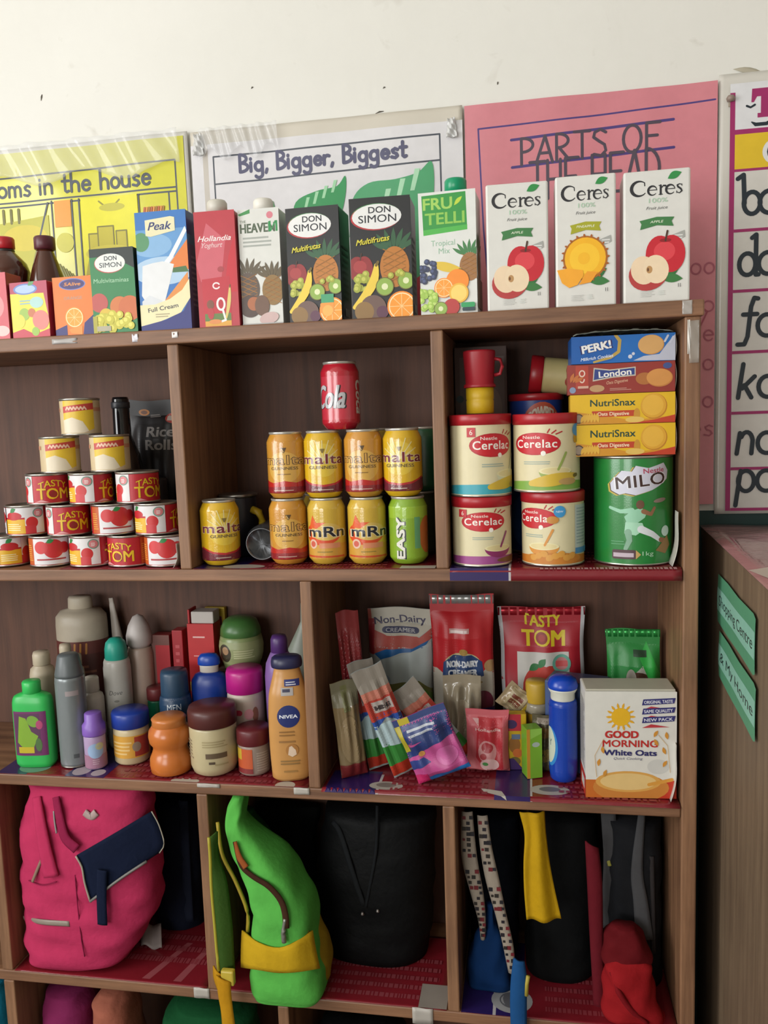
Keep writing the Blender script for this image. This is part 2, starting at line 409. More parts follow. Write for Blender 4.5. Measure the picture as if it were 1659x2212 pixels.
# ------------------------------------------------------------------ the room
WALL_Y = .28
def wall_mat():
    m = bpy.data.materials.new('plaster'); m.use_nodes = True; nt = m.node_tree; b = nt.nodes['Principled BSDF']
    tc = nt.nodes.new('ShaderNodeTexCoord'); n = nt.nodes.new('ShaderNodeTexNoise'); n.inputs['Scale'].default_value = 3.5; n.inputs['Detail'].default_value = 5
    cr = nt.nodes.new('ShaderNodeValToRGB'); cr.color_ramp.elements[0].color = (*rgb('dad8d0'), 1); cr.color_ramp.elements[1].color = (*rgb('e6e4dd'), 1)
    n2 = nt.nodes.new('ShaderNodeTexNoise'); n2.inputs['Scale'].default_value = 16; n2.inputs['Detail'].default_value = 5; n2.inputs['Distortion'].default_value = .6
    c2 = nt.nodes.new('ShaderNodeValToRGB'); c2.color_ramp.elements[0].position = .66; c2.color_ramp.elements[1].position = .80
    c2.color_ramp.elements[0].color = (0, 0, 0, 1); c2.color_ramp.elements[1].color = (.35, .35, .35, 1)
    mx = nt.nodes.new('ShaderNodeMix'); mx.data_type = 'RGBA'; mx.inputs[7].default_value = (*rgb('a39a8a'), 1)
    for a in (n, n2): nt.links.new(tc.outputs['Object'], a.inputs[0])
    nt.links.new(n.outputs[0], cr.inputs[0]); nt.links.new(n2.outputs[0], c2.inputs[0]); nt.links.new(cr.outputs[0], mx.inputs[6]); nt.links.new(c2.outputs[0], mx.inputs[0])
    nt.links.new(mx.outputs[2], b.inputs['Base Color']); b.inputs['Roughness'].default_value = .75
    bp = nt.nodes.new('ShaderNodeBump'); bp.inputs['Strength'].default_value = .12; bp.inputs['Distance'].default_value = .01
    nt.links.new(n2.outputs[0], bp.inputs['Height']); nt.links.new(bp.outputs[0], b.inputs['Normal']); return m
PLASTER = wall_mat(); DADO = M('1d3a38', .5, scale=20); FLOORM = M('6f6a62', .7, scale=14, var=.2)
def struct(o, label=None): o['kind'] = 'structure'; o['label'] = label or o.name; return o
X0, X1, YB, ZC = -2.6, 2.6, -4.0, 3.1
s = struct(MB().rbox((0, (YB+WALL_Y)/2, -.05), (X1-X0+.4, WALL_Y-YB+.4, .1), FLOORM, 0).build('floor'), 'grey cement classroom floor')
struct(MB().rbox((0, (YB+WALL_Y)/2, ZC+.05), (X1-X0+.4, WALL_Y-YB+.4, .1), M('dcd9d0', .8), 0).build('ceiling'), 'off-white ceiling')
DZ = 1.262
wb = struct(MB().rbox((0, WALL_Y+.05, (ZC+DZ)/2), (X1-X0+.2, .1, ZC-DZ), PLASTER, 0).build('wall_back'), 'cream plaster wall with small scuffs behind the posters')
MB().rbox((0, WALL_Y+.05, DZ/2), (X1-X0+.2, .1, DZ), DADO, 0).build('painted_dado', wb, 'dark green painted lower part of the wall')
struct(MB().rbox((X1+.05, (YB+WALL_Y)/2, ZC/2), (.1, WALL_Y-YB, ZC), PLASTER, 0).build('wall_right'), 'plaster side wall')
def holed(axis, pos, a0, a1, h0, h1, ho0, ho1):
    mb = MB()
    def pan(p0, p1, z0, z1):
        c = (p0+p1)/2; d = p1-p0
        if axis == 'x': mb.rbox((pos, c, (z0+z1)/2), (.1, d, z1-z0), PLASTER, 0)
        else: mb.rbox((c, pos, (z0+z1)/2), (d, .1, z1-z0), PLASTER, 0)
    pan(a0, h0, 0, ZC); pan(h1, a1, 0, ZC); pan(h0, h1, 0, ho0); pan(h0, h1, ho1, ZC); return mb
struct(holed('x', X0-.05, YB, WALL_Y, -2.6, -.9, 1.1, 2.8).build('wall_left'), 'plaster wall with the left window opening')
struct(holed('y', YB-.05, X0, X1, -2.3, -.7, .85, 2.25).build('wall_rear'), 'plaster wall with the rear window opening')
# small marks on the plaster
for px, py, l, r in ((90, 211, .012, 75), (820, 243, .016, 10), (545, 190, .005, 30), (1075, 180, .005, 80), (830, 190, .005, 20)):
    p = at(px, py, WALL_Y); a = radians(r)
    MB().tube([(p.x-l/2*cos(a), WALL_Y-.0006, p.z-l/2*sin(a)), (p.x, WALL_Y-.001, p.z+.001), (p.x+l/2*cos(a), WALL_Y-.0006, p.z+l/2*sin(a))], [.0004, .0014, .0005], '5c554a', 6).build('scuff_mark', wb)
p = at(1612, 168, WALL_Y)
MB().shell(lambda u, v: (p.x-.022+u*.075, WALL_Y-.0008-.0008*sin(u*9), p.z+.016-u*.034+v*.014*sin(u*pi)), 8, 3, M('b3ab98', .8), .0004).build('scuff_mark', wb)

# ------------------------------------------------------------------ posters
def poster(name, label, L, Rr, top, bot, Y, paper, art, thick=.0012, wob=.002, seed=1, gloss=.28):
    W = Rr-L; H = top-bot; t = T(name, label, 'poster', ((L+Rr)/2, WALL_Y-Y, bot))
    def sf(u, v): return -.004-wob*(1+sin(u*7+seed)*sin(v*5+seed*2)*.8+.4*sin(u*19+v*4+seed))
    pm = M(paper, gloss, scale=9, var=.03, coat=.6, bump=.35, bscale=14)
    MB().shell(lambda u, v: ((u-.5)*W, sf(u, v), v*H), 64, 64, pm, thick).build('paper_sheet', t)
    A = Art(W, H); art(A)
    if A.it: A.out(MB(), lambda u, v, o: ((u-.5)*W, sf(u, v)-o, v*H), .011, .0014, .00003).build('drawing', t, recalc=False)
    return t, W, H
INK = '4a4f58'
def a_rooms(a):
    a.rect(0, .0, .985, .985, M('cfcb38', .3, coat=.6, bump=.35, bscale=14))
    # printed frame and title
    for q in ([(.05, .888), (.95, .902)], [(.95, .902), (.95, .1)], [(.05, .795), (.95, .803)], [(.05, .78), (.95, .788)], [(.92, .785), (.92, .1)]): a.stroke(q, .006, INK)
    a.hand('Rooms in the house', .165, .82, .075, .69, INK, .010)
    for x in (.465, .545, .573): a.stroke([(x, .79), (x+.003, .2)], .006, INK)
    a.rect(.475, .69, .54, .79, 'e0983a')
    a.poly([(.25, .72), (.45, .74), (.45, .5), (.25, .5)], 'b9b43a'); a.ell(.35, .66, .09, .05, 'ccbb3a')
    for x in (.27, .30, .33): a.stroke([(x, .77), (x, .72)], .010, '6f6a2a')
    a.stroke([(.45, .785), (.39, .60)], .007, INK); a.circ(.51, .63, .035, 'c6c04a'); a.stroke([(.39, .60), (.36, .5)], .01, '8d8740')
    for i in range(7): a.stroke([(.47+i*.012, .56-i*.01), (.52+i*.01, .42)], .005, '7b7632')
    a.rect(.58, .40, .80, .79, 'ded72a'); a.stroke([(.805, .785), (.805, .3)], .005, INK)
    a.stroke([(.65, .775), (.69, .74), (.73, .775)], .006, '8d8730'); a.ell(.7, .75, .05, .015, 'bcb538')
    for i in range(9): a.stroke([(.82+i*.009, .70), (.826+i*.009, .735)], .007, ('b85c34', 'd78a3e', 'a6742e')[i % 3])
    for x0, x1, h in ((.605, .65, .655), (.64, .70, .68), (.71, .75, .66)): a.rrect(x0, .55, x1, h, .01, 'bdb130'); a.stroke([(x0, .55), (x0, h), (x1, h), (x1, .55)], .005, '7b7430')
    a.ell(.68, .58, .09, .03, 'c9bc3c'); a.poly([(.585, .5), (.77, .53), (.78, .56), (.6, .56)], 'b0a435')
def a_big(a):
    a.rect(.0, .0, 1, .955, M('d6d4d6', .3, coat=.6, bump=.35, bscale=14)); a.rect(.045, .0, .065, .955, 'bdb6ac')
    for q in ([(.086, .913), (.92, .918)], [(.086, .913), (.088, .15)], [(.92, .918), (.925, .2)], [(.086, .824), (.918, .838)]): a.stroke(q, .006, INK)
    a.hand('Big, Bigger, Biggest', .186, .857, .055, .615, '54546e', .012)
    def lf(P, c, c2):
        P = [Vector((x, y, 0)) for x, y in P]; a.poly([(p.x, p.y) for p in catmull(P+[P[0]], 5)[:-1]], c)
        x0, x1 = min(p.x for p in P), max(p.x for p in P); y0, y1 = min(p.y for p in P), max(p.y for p in P); w_, h_ = x1-x0, y1-y0
        for k in range(4):
            x = x0+w_*(.22+.17*k); y = y0+h_*(.45+.09*k); a.poly([(x, y), (x+w_*.05, y), (x+w_*.12, y+h_*.22), (x+w_*.06, y+h_*.22)], c2)
    lf([(.375, .67), (.39, .745), (.47, .775), (.545, .785), (.578, .815), (.575, .75), (.545, .68), (.46, .64)], '2f8f52', '9ccfa4')
    lf([(.585, .62), (.60, .735), (.66, .785), (.76, .79), (.84, .805), (.89, .835), (.895, .74), (.87, .63), (.8, .53), (.68, .53)], '4b9e6b', 'a9d6b2')
    a.poly([(.72, .40), (.9, .42), (.9, .60), (.75, .58)], '5da77b'); a.poly([(.262, .725), (.31, .735), (.305, .755), (.27, .75)], '3f8b50')
    a.poly([(.80, .31), (.875, .34), (.875, .50), (.82, .47)], 'b5454f'); a.rect(.6, .2, .9, .3, '8cb46c')
def a_head(a):
    PK = M('cf7f89', .3, coat=.6, bump=.35, bscale=14); a.rect(0, 0, 1, 1, PK); V = '4b3a78'
    a.stroke([(.056, .942), (.5, .948), (.991, .958)], .007, V); a.stroke([(.056, .942), (.07, .7), (.09, .537), (.1, .1)], .007, V)
    a.stroke([(.191, .909), (.834, .923)], .011, V); a.stroke([(.193, .844), (.836, .859)], .011, V)
    a.hand('PARTS OF', .232, .848, .062, .545, '4d4350', .012, slope=.02); a.hand('THE HEAD', .265, .762, .09, .52, '4d4350', .012, slope=.02)
    for y, w_ in (('oo', .56), ('so', .47), ('oe', .40), ('eo', .33), ('oo', .24), ('es', .17)): a.hand(y, .905, w_, .05, .09, 'a9586a', .006)
    a.stroke([(.9, .5), (.97, .47), (.93, .42)], .006, 'a24a5a'); a.stroke([(.4, .5), (.5, .2), (.6, .5)], .006, V)
def a_tt(a):
    MG = '9c2863'; BK = '1f2a33'
    a.rect(0, 0, 1, 1, M('d0cdc6', .4, coat=.3)); a.rect(0, .895, 1, 1, 'dadadc'); a.rect(0, .885, 1, .897, MG); a.rect(0, .808, 1, .886, 'dcb92a'); a.rect(0, .802, 1, .808, MG)
    a.rect(0, 0, .016, .98, MG)
    # the letter T with lashes and a smile
    a.rect(.068, .967, .15, .985, MG); a.rect(.096, .925, .122, .985, MG); a.rect(.086, .92, .132, .93, MG); a.poly([(.068, .985), (.066, .955), (.074, .955), (.086, .97)], MG); a.poly([(.15, .985), (.152, .955), (.144, .955), (.132, .97)], MG)
    for x in (.052, .135): a.stroke([(x, .948), (x+.012, .944), (x+.025, .949)], .007, BK)
    a.stroke([(.068, .911), (.08, .905), (.115, .905), (.13, .914)], [.004, .012, .012, .004], BK)
    a.text('t', .26, .92, .05, MG, bold=.03); a.circ(.145, .842, .042, 'd8d8d8'); a.stroke(arc(.15, .842, .026, .018, 40, 320), .014, BK)
    ys = [.802, .664, .524, .38, .235, .10, 0]
    for i, L in enumerate('bdfknp'):
        yb = ys[i+1]; a.rect(.016, yb, 1, yb+.007, MG); base = yb+.04; xh = .05; W_ = .0148; x = .045
        if L == 'p': base = .048
        o = lambda cx: a.stroke(arc(cx, base+xh/2, .026, xh/2, 0, 360, 22), W_, BK)
        if L == 'b': a.stroke([(x-.018, base+.082), (x, base+.09), (x+.004, base+xh/2)], W_, BK); o(x+.028)
        if L == 'd': o(x+.016); a.stroke([(x+.03, base+.085), (x+.043, base+.092), (x+.043, base), (x+.052, base)], W_, BK)
        if L == 'f': a.stroke([(x+.052, base+.088), (x+.04, base+.09), (x+.03, base+.07), (x+.02, base), (x+.01, base-.018), (x-.012, base-.018)], W_, BK); a.stroke([(x+.005, base+.052), (x+.05, base+.052)], W_, BK)
        if L == 'k': a.stroke([(x+.008, base+.08), (x-.008, base)], W_, BK); a.stroke([(x+.045, base+.05), (x+.005, base+.022)], W_, BK); a.stroke([(x+.012, base+.03), (x+.035, base)], W_, BK)
        if L == 'n': a.stroke([(x+.0, base+.05), (x-.01, base)], W_, BK); a.stroke([(x-.002, base+.04)]+arc(x+.022, base+.028, .02, .024, 150, 10, 8)+[(x+.038, base)], W_, BK)
        if L == 'p': a.stroke([(x+.004, base+.05), (x-.012, base-.035)], W_, BK); o(x+.022)
        xa = x+(.082 if L in 'bdf' else .088)
        a.stroke(arc(xa, base+xh/2, .03, xh/2, 0, 360, 22), W_, BK); a.stroke([(xa+.03, base+xh), (xa+.026, base), (xa+.04, base)], W_, BK)
        a.hand('t', xa+.075, base, .085, .03, BK, W_)
poster('rooms_poster', 'yellow laminated poster titled Rooms in the house above the small juice cartons', -1.2, -.645, 2.018, 1.50, .002, 'd3d0c8', a_rooms, wob=.0025, seed=1.3, gloss=.14)
poster('size_poster', 'white laminated poster titled Big, Bigger, Biggest with green leaves', -.638, -.112, 2.014, 1.44, .0045, 'cbc4b6', a_big, wob=.002, seed=2.1, gloss=.16)
poster('head_poster', 'pink hand-lettered poster titled PARTS OF THE HEAD', -.108, .330, 2.012, 1.275, .002, 'cf7f89', a_head, seed=3, gloss=.22)
tp, W_, H_ = poster('alphabet_poster', 'white letter chart in magenta frames reading ba da fa ka na pa', .333, .88, 2.022, 1.256, .0015, 'd3cfc6', lambda a: None, wob=.0006, seed=4)
A = Art(.52, .742); a_tt(A)
A.out(MB(), lambda u, v, o: (-.2555+u*.52, -.0072-o, .006+v*.742)).build('printed_letters', tp, recalc=False)
# wrinkled clear film over the tops of the laminated posters, and crumpled tape at their corners
FILM = M('e9eaec', .06, alpha=.16, coat=1.0)
for lab, xa, xb, zt, zb, am, sd in (('wrinkled clear film edge along the top of the yellow poster', -1.15, -.66, 2.022, 1.95, .004, 1), ('wrinkled clear film edge along the top of the white poster', -.62, -.46, 2.016, 1.965, .003, 2)):
    tag(MB().shell(lambda u, v: (xa+(xb-xa)*u, WALL_Y-.021-am*sin(u*29+sd+v*2.5)*(.3+.7*v)-am*.7*sin(u*61+v*5), zb+(zt-zb)*v-.012*(1-v)*sin(u*17+sd)), 90, 8, FILM, .0003).build('clear_film'), lab, 'film')
for px, py, w_, h_, lab in ((427, 312, .022, .04, 'crumpled clear tape between the yellow and white posters'), (975, 275, .02, .034, 'crumpled clear tape between the white and pink posters')):
    p = at(px, py, WALL_Y-.02)
    tag(MB().shell(lambda u, v: (p.x+(u-.5)*w_*(1-.3*v), WALL_Y-.019-.005*sin(u*9+v*6)*sin(v*11+u*3), p.z+(v-.5)*h_), 12, 14, M('e2e2e0', .1, alpha=.75, coat=1.0), .0004).build('clear_tape'), lab, 'tape')
# pin at the top corner of the letter chart
p = at(1581, 200, WALL_Y-.02)
t = T('drawing_pin', 'brown tape-covered pin at the corner of the letter chart', 'pin', (p.x, WALL_Y-.012, p.z-.006))
MB().lathe([(.0005, -.006), (.006, -.005), (.0075, 0), (.005, .004), (.0005, .005)], '8d7c70', 14).build('pin_head', t)
MB().rbox((.001, .004, -.006), (.008, .002, .014), 'a29584', .0008).build('tape_tab', t)

# ------------------------------------------------------------------ the shelf unit
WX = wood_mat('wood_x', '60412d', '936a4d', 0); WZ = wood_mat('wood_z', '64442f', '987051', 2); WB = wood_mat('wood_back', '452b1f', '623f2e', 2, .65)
Z = {1: 1.610, 2: 1.206, 3: .823, 4: .430, 5: .04}
TH = .021; DEP = .248
shelf = T('shelf_unit', 'brown wooden open shelf unit against the wall packed with groceries and school bags', 'shelf', (0, 0, 0))
def board(n, x0, x1, y0, y1, z0, z1, m): return MB().rbox(((x0+x1)/2, (y0+y1)/2, (z0+z1)/2), (x1-x0, y1-y0, z1-z0), m, .0025).build(n, shelf)
SL, SR = -1.45, .2536
board('top_board', SL, SR+.004, -.004, DEP+.014, Z[1]-TH-.003, Z[1], WX)
for k in (2, 3, 4, 5): board('shelf_board', SL+.02, SR-.024, 0, DEP, Z[k]-TH, Z[k], WX)
board('side_panel', SR-.0236, SR, -.001, DEP+.007, 0, Z[1]-TH-.003, WZ); board('side_panel', SL, SL+.022, -.001, DEP+.007, 0, Z[1]-TH-.003, WZ)
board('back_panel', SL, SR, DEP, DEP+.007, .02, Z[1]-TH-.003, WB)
for r, xs in ((2, (-.592, -.151)), (3, (-.382,)), (4, (-.590, -.152)), (5, (-.46,))):
    zt = Z[r-1]-TH-(.003 if r == 2 else 0)
    for x in xs: board('divider', x, x+.0205, 0, DEP, Z[r], zt, WZ)
board('divider', -1.006, -.984, 0, DEP, Z[4], Z[3]-TH, WZ); board('divider', -1.006, -.984, 0, DEP, Z[5], Z[4]-TH, WZ)

# ------------------------------------------------------------------ second cabinet at the right, its side facing the shelf
rzc = -math.atan2(.034, .57)
WC = wood_mat('wood_cabinet', '5e4c3b', '7c6852', 2, .55)
cab = T('side_cabinet', 'brown wooden cabinet with green paper signs on its side and pink plastic top', 'cabinet', (.309, .262, 0), (0, 0, rzc))
CD = 1.0
MB().rbox((.012, -CD/2, .61), (.024, CD, 1.215), WC, .002).build('side_panel', cab)
MB().rbox((.45, -CD/2, 1.2245), (.9, CD+.02, .022), WC, .002).build('top_board', cab)
MB().rbox((.45, -.012, .61), (.85, .02, 1.2), WC, .002).build('back_panel', cab); MB().rbox((.888, -CD/2, .61), (.024, CD, 1.215), WC, .002).build('side_panel', cab)
for z in (.1, .5, .85): MB().rbox((.45, -CD/2, z), (.85, CD-.04, .02), WC, .002).build('shelf_board', cab)
MB().shell(lambda u, v: (-.004+u*.9, -CD+v*CD, 1.2375+.001*sin(u*40)*sin(v*33)), 30, 30, M('b08080', .12, coat=.5, bump=.5, bscale=25), .001).build('table_cover', cab, 'pink plastic cover with glossy creases')
A = Art(.9, 1); A.poly([(.0, .55), (.5, .9), (.9, .95), (.9, .8), (.3, .62), (.03, .45)], 'c9b9ae'); A.poly([(.3, .2), (.8, .5), (.8, .45), (.35, .15)], 'd6c8bd')
A.out(MB(), lambda u, v, o: (-.004+u*.9, -CD+v*CD, 1.2385+.001*sin(u*40)*sin(v*33)+o), .02).build('cover_pattern', cab, recalc=False)

# ================================================================== top of the shelf: juice and milk cartons
z1 = Z[1]+.0008
def ceres_logo(a, x0, y0, w, h, c='26262a'):
    """serif wordmark drawn with thick and thin strokes; h = cap height"""
    k = a.W/a.H
    def P(l): return [(x0+p[0]*w, y0+p[1]*h) for p in l]
    C = arc(.155, .5, .155, .52, 48, 318, 18); a.stroke(P(C), [w*(.018+.05*max(0, sin(i/18*pi))**1.5) for i in range(19)], c); a.stroke(P([(.258, .9), (.262, .68)]), w*.02, c)
    def e(x):
        E_ = arc(x, .29, .085, .32, 5, 318, 16); a.stroke(P(E_), [w*(.014+.032*max(0, sin(i/16*pi))**1.5) for i in range(17)], c); a.stroke(P([(x-.07, .33), (x+.08, .33)]), w*.016, c)
    e(.415)
    a.stroke(P([(.575, .62), (.575, 0)]), w*.04, c); a.stroke(P([(.54, .62), (.575, .62)]), w*.016, c); a.stroke(P([(.54, -.01), (.61, -.01)]), w*.016, c); a.stroke(P([(.59, .45), (.63, .6), (.665, .57)]), [w*.018, w*.026, w*.04], c)
    e(.765)
    a.stroke(P([(.985, .56), (.94, .62), (.895, .55), (.91, .42), (.965, .27), (.985, .12), (.94, -.02), (.885, .06)]), [w*x for x in (.016, .018, .026, .036, .036, .028, .018, .016)], c)
    a.stroke(P([(.985, .6), (.985, .48)]), w*.014, c); a.stroke(P([(.885, .14), (.885, 0)]), w*.014, c)
def a_ceres(kind):
    def f(a):
        ceres_logo(a, .12, .815, .76, .105); a.leaf(.66, .925, .22, 22, '2f8a45', .3)
        a.text('100%', .52, .755, .033, 'a9c9ae', w=.28); a.text('Fruit juice', .5, .705, .022, '5c5c5c', w=.32, shear=.3)
        g = 'a3a324' if kind == 'p' else '3f7a45'
        a.poly([(.24, .625), (.5, .648), (.76, .64), (.72, .61), (.75, .572), (.5, .585), (.25, .558), (.27, .6)], g); a.text('PINEAPPLE' if kind == 'p' else 'APPLE', .5, .603, .018, 'e8ecd8', w=.2 if kind == 'a' else .3, shear=.2)
        R = 12
        a.poly([(.73, .505), (.91, .535), (.92, .485), (.75, .455)], 'a3a49f'); a.bars(.765, .9, .475, .515, 2, 'd6d6d2', .5)
        if kind == 'a':
            a.leaf(.56, .175, .34, 32, '2f6b36', .26); a.leaf(.56, .18, .33, -3, '38763c', .25); a.apple(.63, .365, .29); a.applehalf(.39, .24, .29)
        else:
            a.leaf(.55, .19, .36, 35, '2f6b36', .26); a.leaf(.55, .19, .34, -2, '38763c', .25)
            a.circ(.49, .37, .37, 'a9641d'); a.circ(.49, .372, .34, 'efb21e'); a.circ(.48, .37, .25, 'f5c22f'); a.circ(.47, .37, .1, 'f0b525')
            for i in range(20): q = i*2*pi/20; a.leaf(.49+.35*cos(q), .37+.35*a.W/a.H*sin(q), .06, i*18+20, 'a45a20')
            a.poly([(.02, .29), (.2, .3), (.45, .28), (.46, .24), (.36, .17), (.22, .15), (.1, .19)], 'f0a62a'); a.poly([(.38, .17), (.52, .27), (.7, .26), (.58, .185)], 'eb9c27')
        a.text('1l', .84, .11, .028, '555555'); a.bars(.25, .46, .05, .1, 4, 'c9c9c4', .4); a.bars(.52, .62, .06, .1, 3, 'd2d6d0', .4)
    return f
CER = [('a', 1050, 1184, 394, 668, 'white juice carton with a red apple, beside the green-capped carton', .02),
       ('p', 1200, 1331, 377, 662, 'white juice carton with a cut pineapple between two apple cartons', .0),
       ('a', 1348, 1492, 366, 655, 'white juice carton with a red apple at the end of the shelf top', -.02)]
for k, x0, x1, yt, yb, lab, rz in CER:
    carton('juice_carton', lab, 'carton', x0, x1, yt, yb, .018, .066, z1, M('d9d8d2', .35), a_ceres(k), rz=rz, bev=.003)
def a_don(a, black=True):
    base = '1b1c1e' if black else None
    a.rect(0, 0, 1, 1, '191a1c')
    a.ell(.44, .845, .41, .105, '3c7f45'); a.ell(.43, .835, .41, .105, 'b23035'); a.ell(.45, .842, .405, .103, 'e2e2e0')
    a.text('DON', .5, .872, .05, '25262e', w=.36, bold=.02); a.text('SIMON', .46, .795, .06, '25262e', w=.62, bold=.008)
    a.pineapple(.72, .42, .24, c='b8742c', cc='2f5a3a'); a.apple(.16, .42, .2, '8e2a2c', 'a53a3a'); a.grapes(.2, .3, .06, '9fa53c', 'c0c25a', 14, 2.2, 2.6)
    a.banana(.04, .1, .42, .44, .15, .1); a.kiwi(.55, .26, .15); a.kiwi(.9, .3, .14); a.grapes(.75, .35, .05, '9fa53c', 'c3c45c', 5, 2, 1)
    a.circ(.35, .08, .22, '6b5148'); a.circ(.2, .06, .16, '8b6a3a'); a.circ(.5, .05, .1, '5c3348'); a.orange(.82, .09, .24)
    a.text('Multifrutas', .38, .625, .045, 'd8cc3a', w=.56, shear=.4, bold=.02, rot=6)
def a_don1(a):
    a_don(a); a.rrect(.6, .07, .86, .16, .03, 'e8963a'); a.rect(.62, .16, .86, .235, '3f9a6c'); a.circ(.74, .09, .1, 'f0b055')
for x0, x1, yt, yb, rz, fn, lab in ((622, 737, 446, 695, -.03, a_don1, 'black juice carton with mixed fruit beside the white pineapple carton'), (757, 888, 425, 690, .02, a_don, 'black juice carton with mixed fruit between another black carton and the green-capped one')):
    carton('juice_carton', lab, 'carton', x0, x1, yt, yb, .016, .07, z1, M('191a1c', .3), fn, rz=rz, bev=.003, side=lambda a: (a.bars(.2, .8, .2, .7, 9, '3d3d36'), a.rect(.3, .05, .7, .12, 'c9c9c0')))
def a_frut(a):
    a.rect(0, 0, 1, 1, 'd8d9d4'); a.poly([(.08, .655), (.85, .68), (.83, .985), (.06, .975)], '2c8f3a'); a.poly([(.08, .655), (.85, .68), (.85, .72), (.08, .70)], '49ad44')
    a.text('FRU', .34, .86, .09, '9cc85a', w=.5, bold=.03); a.leaf(.63, .88, .2, 45, 'b8cf3a', .2); a.text('TELLI', .46, .74, .09, '8cc04f', w=.68, bold=.03)
    a.text('Tropical', .42, .565, .045, '8fb59a', w=.42); a.text('Mix', .44, .5, .045, '8fb59a', w=.2)
    a.pineapple(.88, .38, .18, c='9a6b3d', cc='3d7a44'); a.banana(.25, .42, .7, .36, .16, -.02, 'd9b93a'); a.grapes(.15, .36, .05, '2c3350', '4a557c', 20, 2.6, 3.4)
    a.orange(.66, .27, .2, False); a.orange(.42, .22, .17); a.circ(.68, .17, .17, 'e8b23a'); a.circ(.68, .17, .14, 'f2cf6a'); a.grapes(.14, .12, .055, '9cc04a', 'bfd873', 22, 2.4, 3)
    a.circ(.55, .06, .14, 'b3332f'); a.kiwi(.36, .05, .12); a.rrect(.74, .02, .96, .05, .02, '233a44'); a.rrect(.72, .05, .96, .09, .03, '279a5a')
t = carton('juice_carton', 'white and green tropical juice carton with a green screw cap', 'carton', 908, 1032, 412, 680, .02, .068, z1, M('d8d9d4', .35), a_frut, rz=-.05, bev=.004, side=lambda a: (a.pineapple(.4, .4, .3, c='7d6a4a'), a.rect(0, .05, 1, .3, '7a6a55')))
w_, h = DIM[t]; MB().lathe([(.0155, 0), (.0175, .001), (.0175, .018), (.0155, .021), (.001, .0215)], M('0f8f63', .3), 28, c=(.012, -.014, h)).build('screw_cap', t, 'green screw cap')
def a_heaven(a):
    a.rect(0, 0, 1, 1, 'd4d4ce'); a.poly([(.0, .96), (.3, 1), (.3, .965), (.05, .945)], '3f8b4a'); a.circ(.78, .94, .08, 'd07a86')
    a.text('THE', .12, .885, .022, '6d7a66', w=.15, bold=.02); a.text('HEAVEN', .47, .80, .075, '4d5b45', w=.84, bold=.035); a.poly([(.74, .80), (.80, .80), (.91, .87), (.91, .80), (.96, .80), (.96, .89), (.9, .89), (.80, .82), (.80, .89), (.74, .885)], '1f8a45')
    a.bars(.1, .9, .68, .78, 3, '9fa39c'); a.pineapple(.18, .32, .28, c='5a4a3e', cc='5b503c'); a.pineapple(.78, .3, .26, c='8a6a36', cc='5e5138')
    a.circ(.2, .17, .26, '4a372e'); a.circ(.3, .19, .16, 'a8623a'); a.ell(.5, .17, .18, .09, '6a4c3a'); a.ell(.66, .06, .24, .05, 'c7aaa6', 12); a.rect(0, 0, 1, .02, 'a9a9a6')
t = carton('juice_carton', 'white coconut and pineapple carton with a round white cap', 'carton', 519, 607, 450, 700, .022, .065, z1, M('d4d4ce', .35), a_heaven, rz=-.0, bev=.003)
w_, h = DIM[t]; MB().lathe([(.014, 0), (.0165, .001), (.0165, .014), (.014, .018), (.001, .0185)], M('dedad0', .4), 24, c=(.004, -.014, h)).build('screw_cap', t, 'white screw cap')
def a_holl(a):
    a.rect(0, 0, 1, 1, 'b4303c'); a.poly([(0, .55), (.3, .9), (.75, .75), (.6, .4), (.1, .4)], 'c65a66'); a.poly([(.65, .3), (.98, .3), (.98, .8), (.8, .6)], 'c02030')
    a.text('Hollandia', .48, .745, .045, 'ece4e2', w=.82, shear=.35, bold=.01); a.text('Yoghurt', .42, .69, .042, 'ddb9ba', w=.52, shear=.4, bold=.01)
    a.ell(.6, .5, .08, .025, 'a43a40'); a.poly([(.13, .02), (.82, .02), (.8, .44), (.12, .42)], 'b92634'); a.rect(.15, .02, .8, .12, '5d7a3c'); a.rect(.15, .01, .8, .055, 'd9a03a')
    a.stroke(arc(.47, .36, .08, .025, 30, 330), .035, 'eadada'); a.stroke(arc(.56, .2, .09, .05, 0, 360, 16), .05, 'e8e4e2'); a.stroke([(.6, .15), (.66, .06), (.56, .05)], .05, 'e8e4e2')
    a.ell(.3, .2, .09, .04, '7c4a36'); a.ell(.3, .12, .08, .05, 'b5303a'); a.banana(.68, .08, .8, .34, .09, .02, 'd8c070'); a.ell(.4, .05, .16, .02, 'd98a4a')
t = carton('yoghurt_carton', 'red strawberry yoghurt carton with a white cap beside the blue milk carton', 'carton', 424, 511, 455, 708, .014, .062, z1, M('b4303c', .22), a_holl, rz=.02, bev=.003)
w_, h = DIM[t]; MB().lathe([(.013, 0), (.0165, .001), (.0165, .016), (.014, .02), (.001, .0205)], M('c9c4b8', .4), 24, c=(.0, -.012, h)).build('screw_cap', t, 'white screw cap')
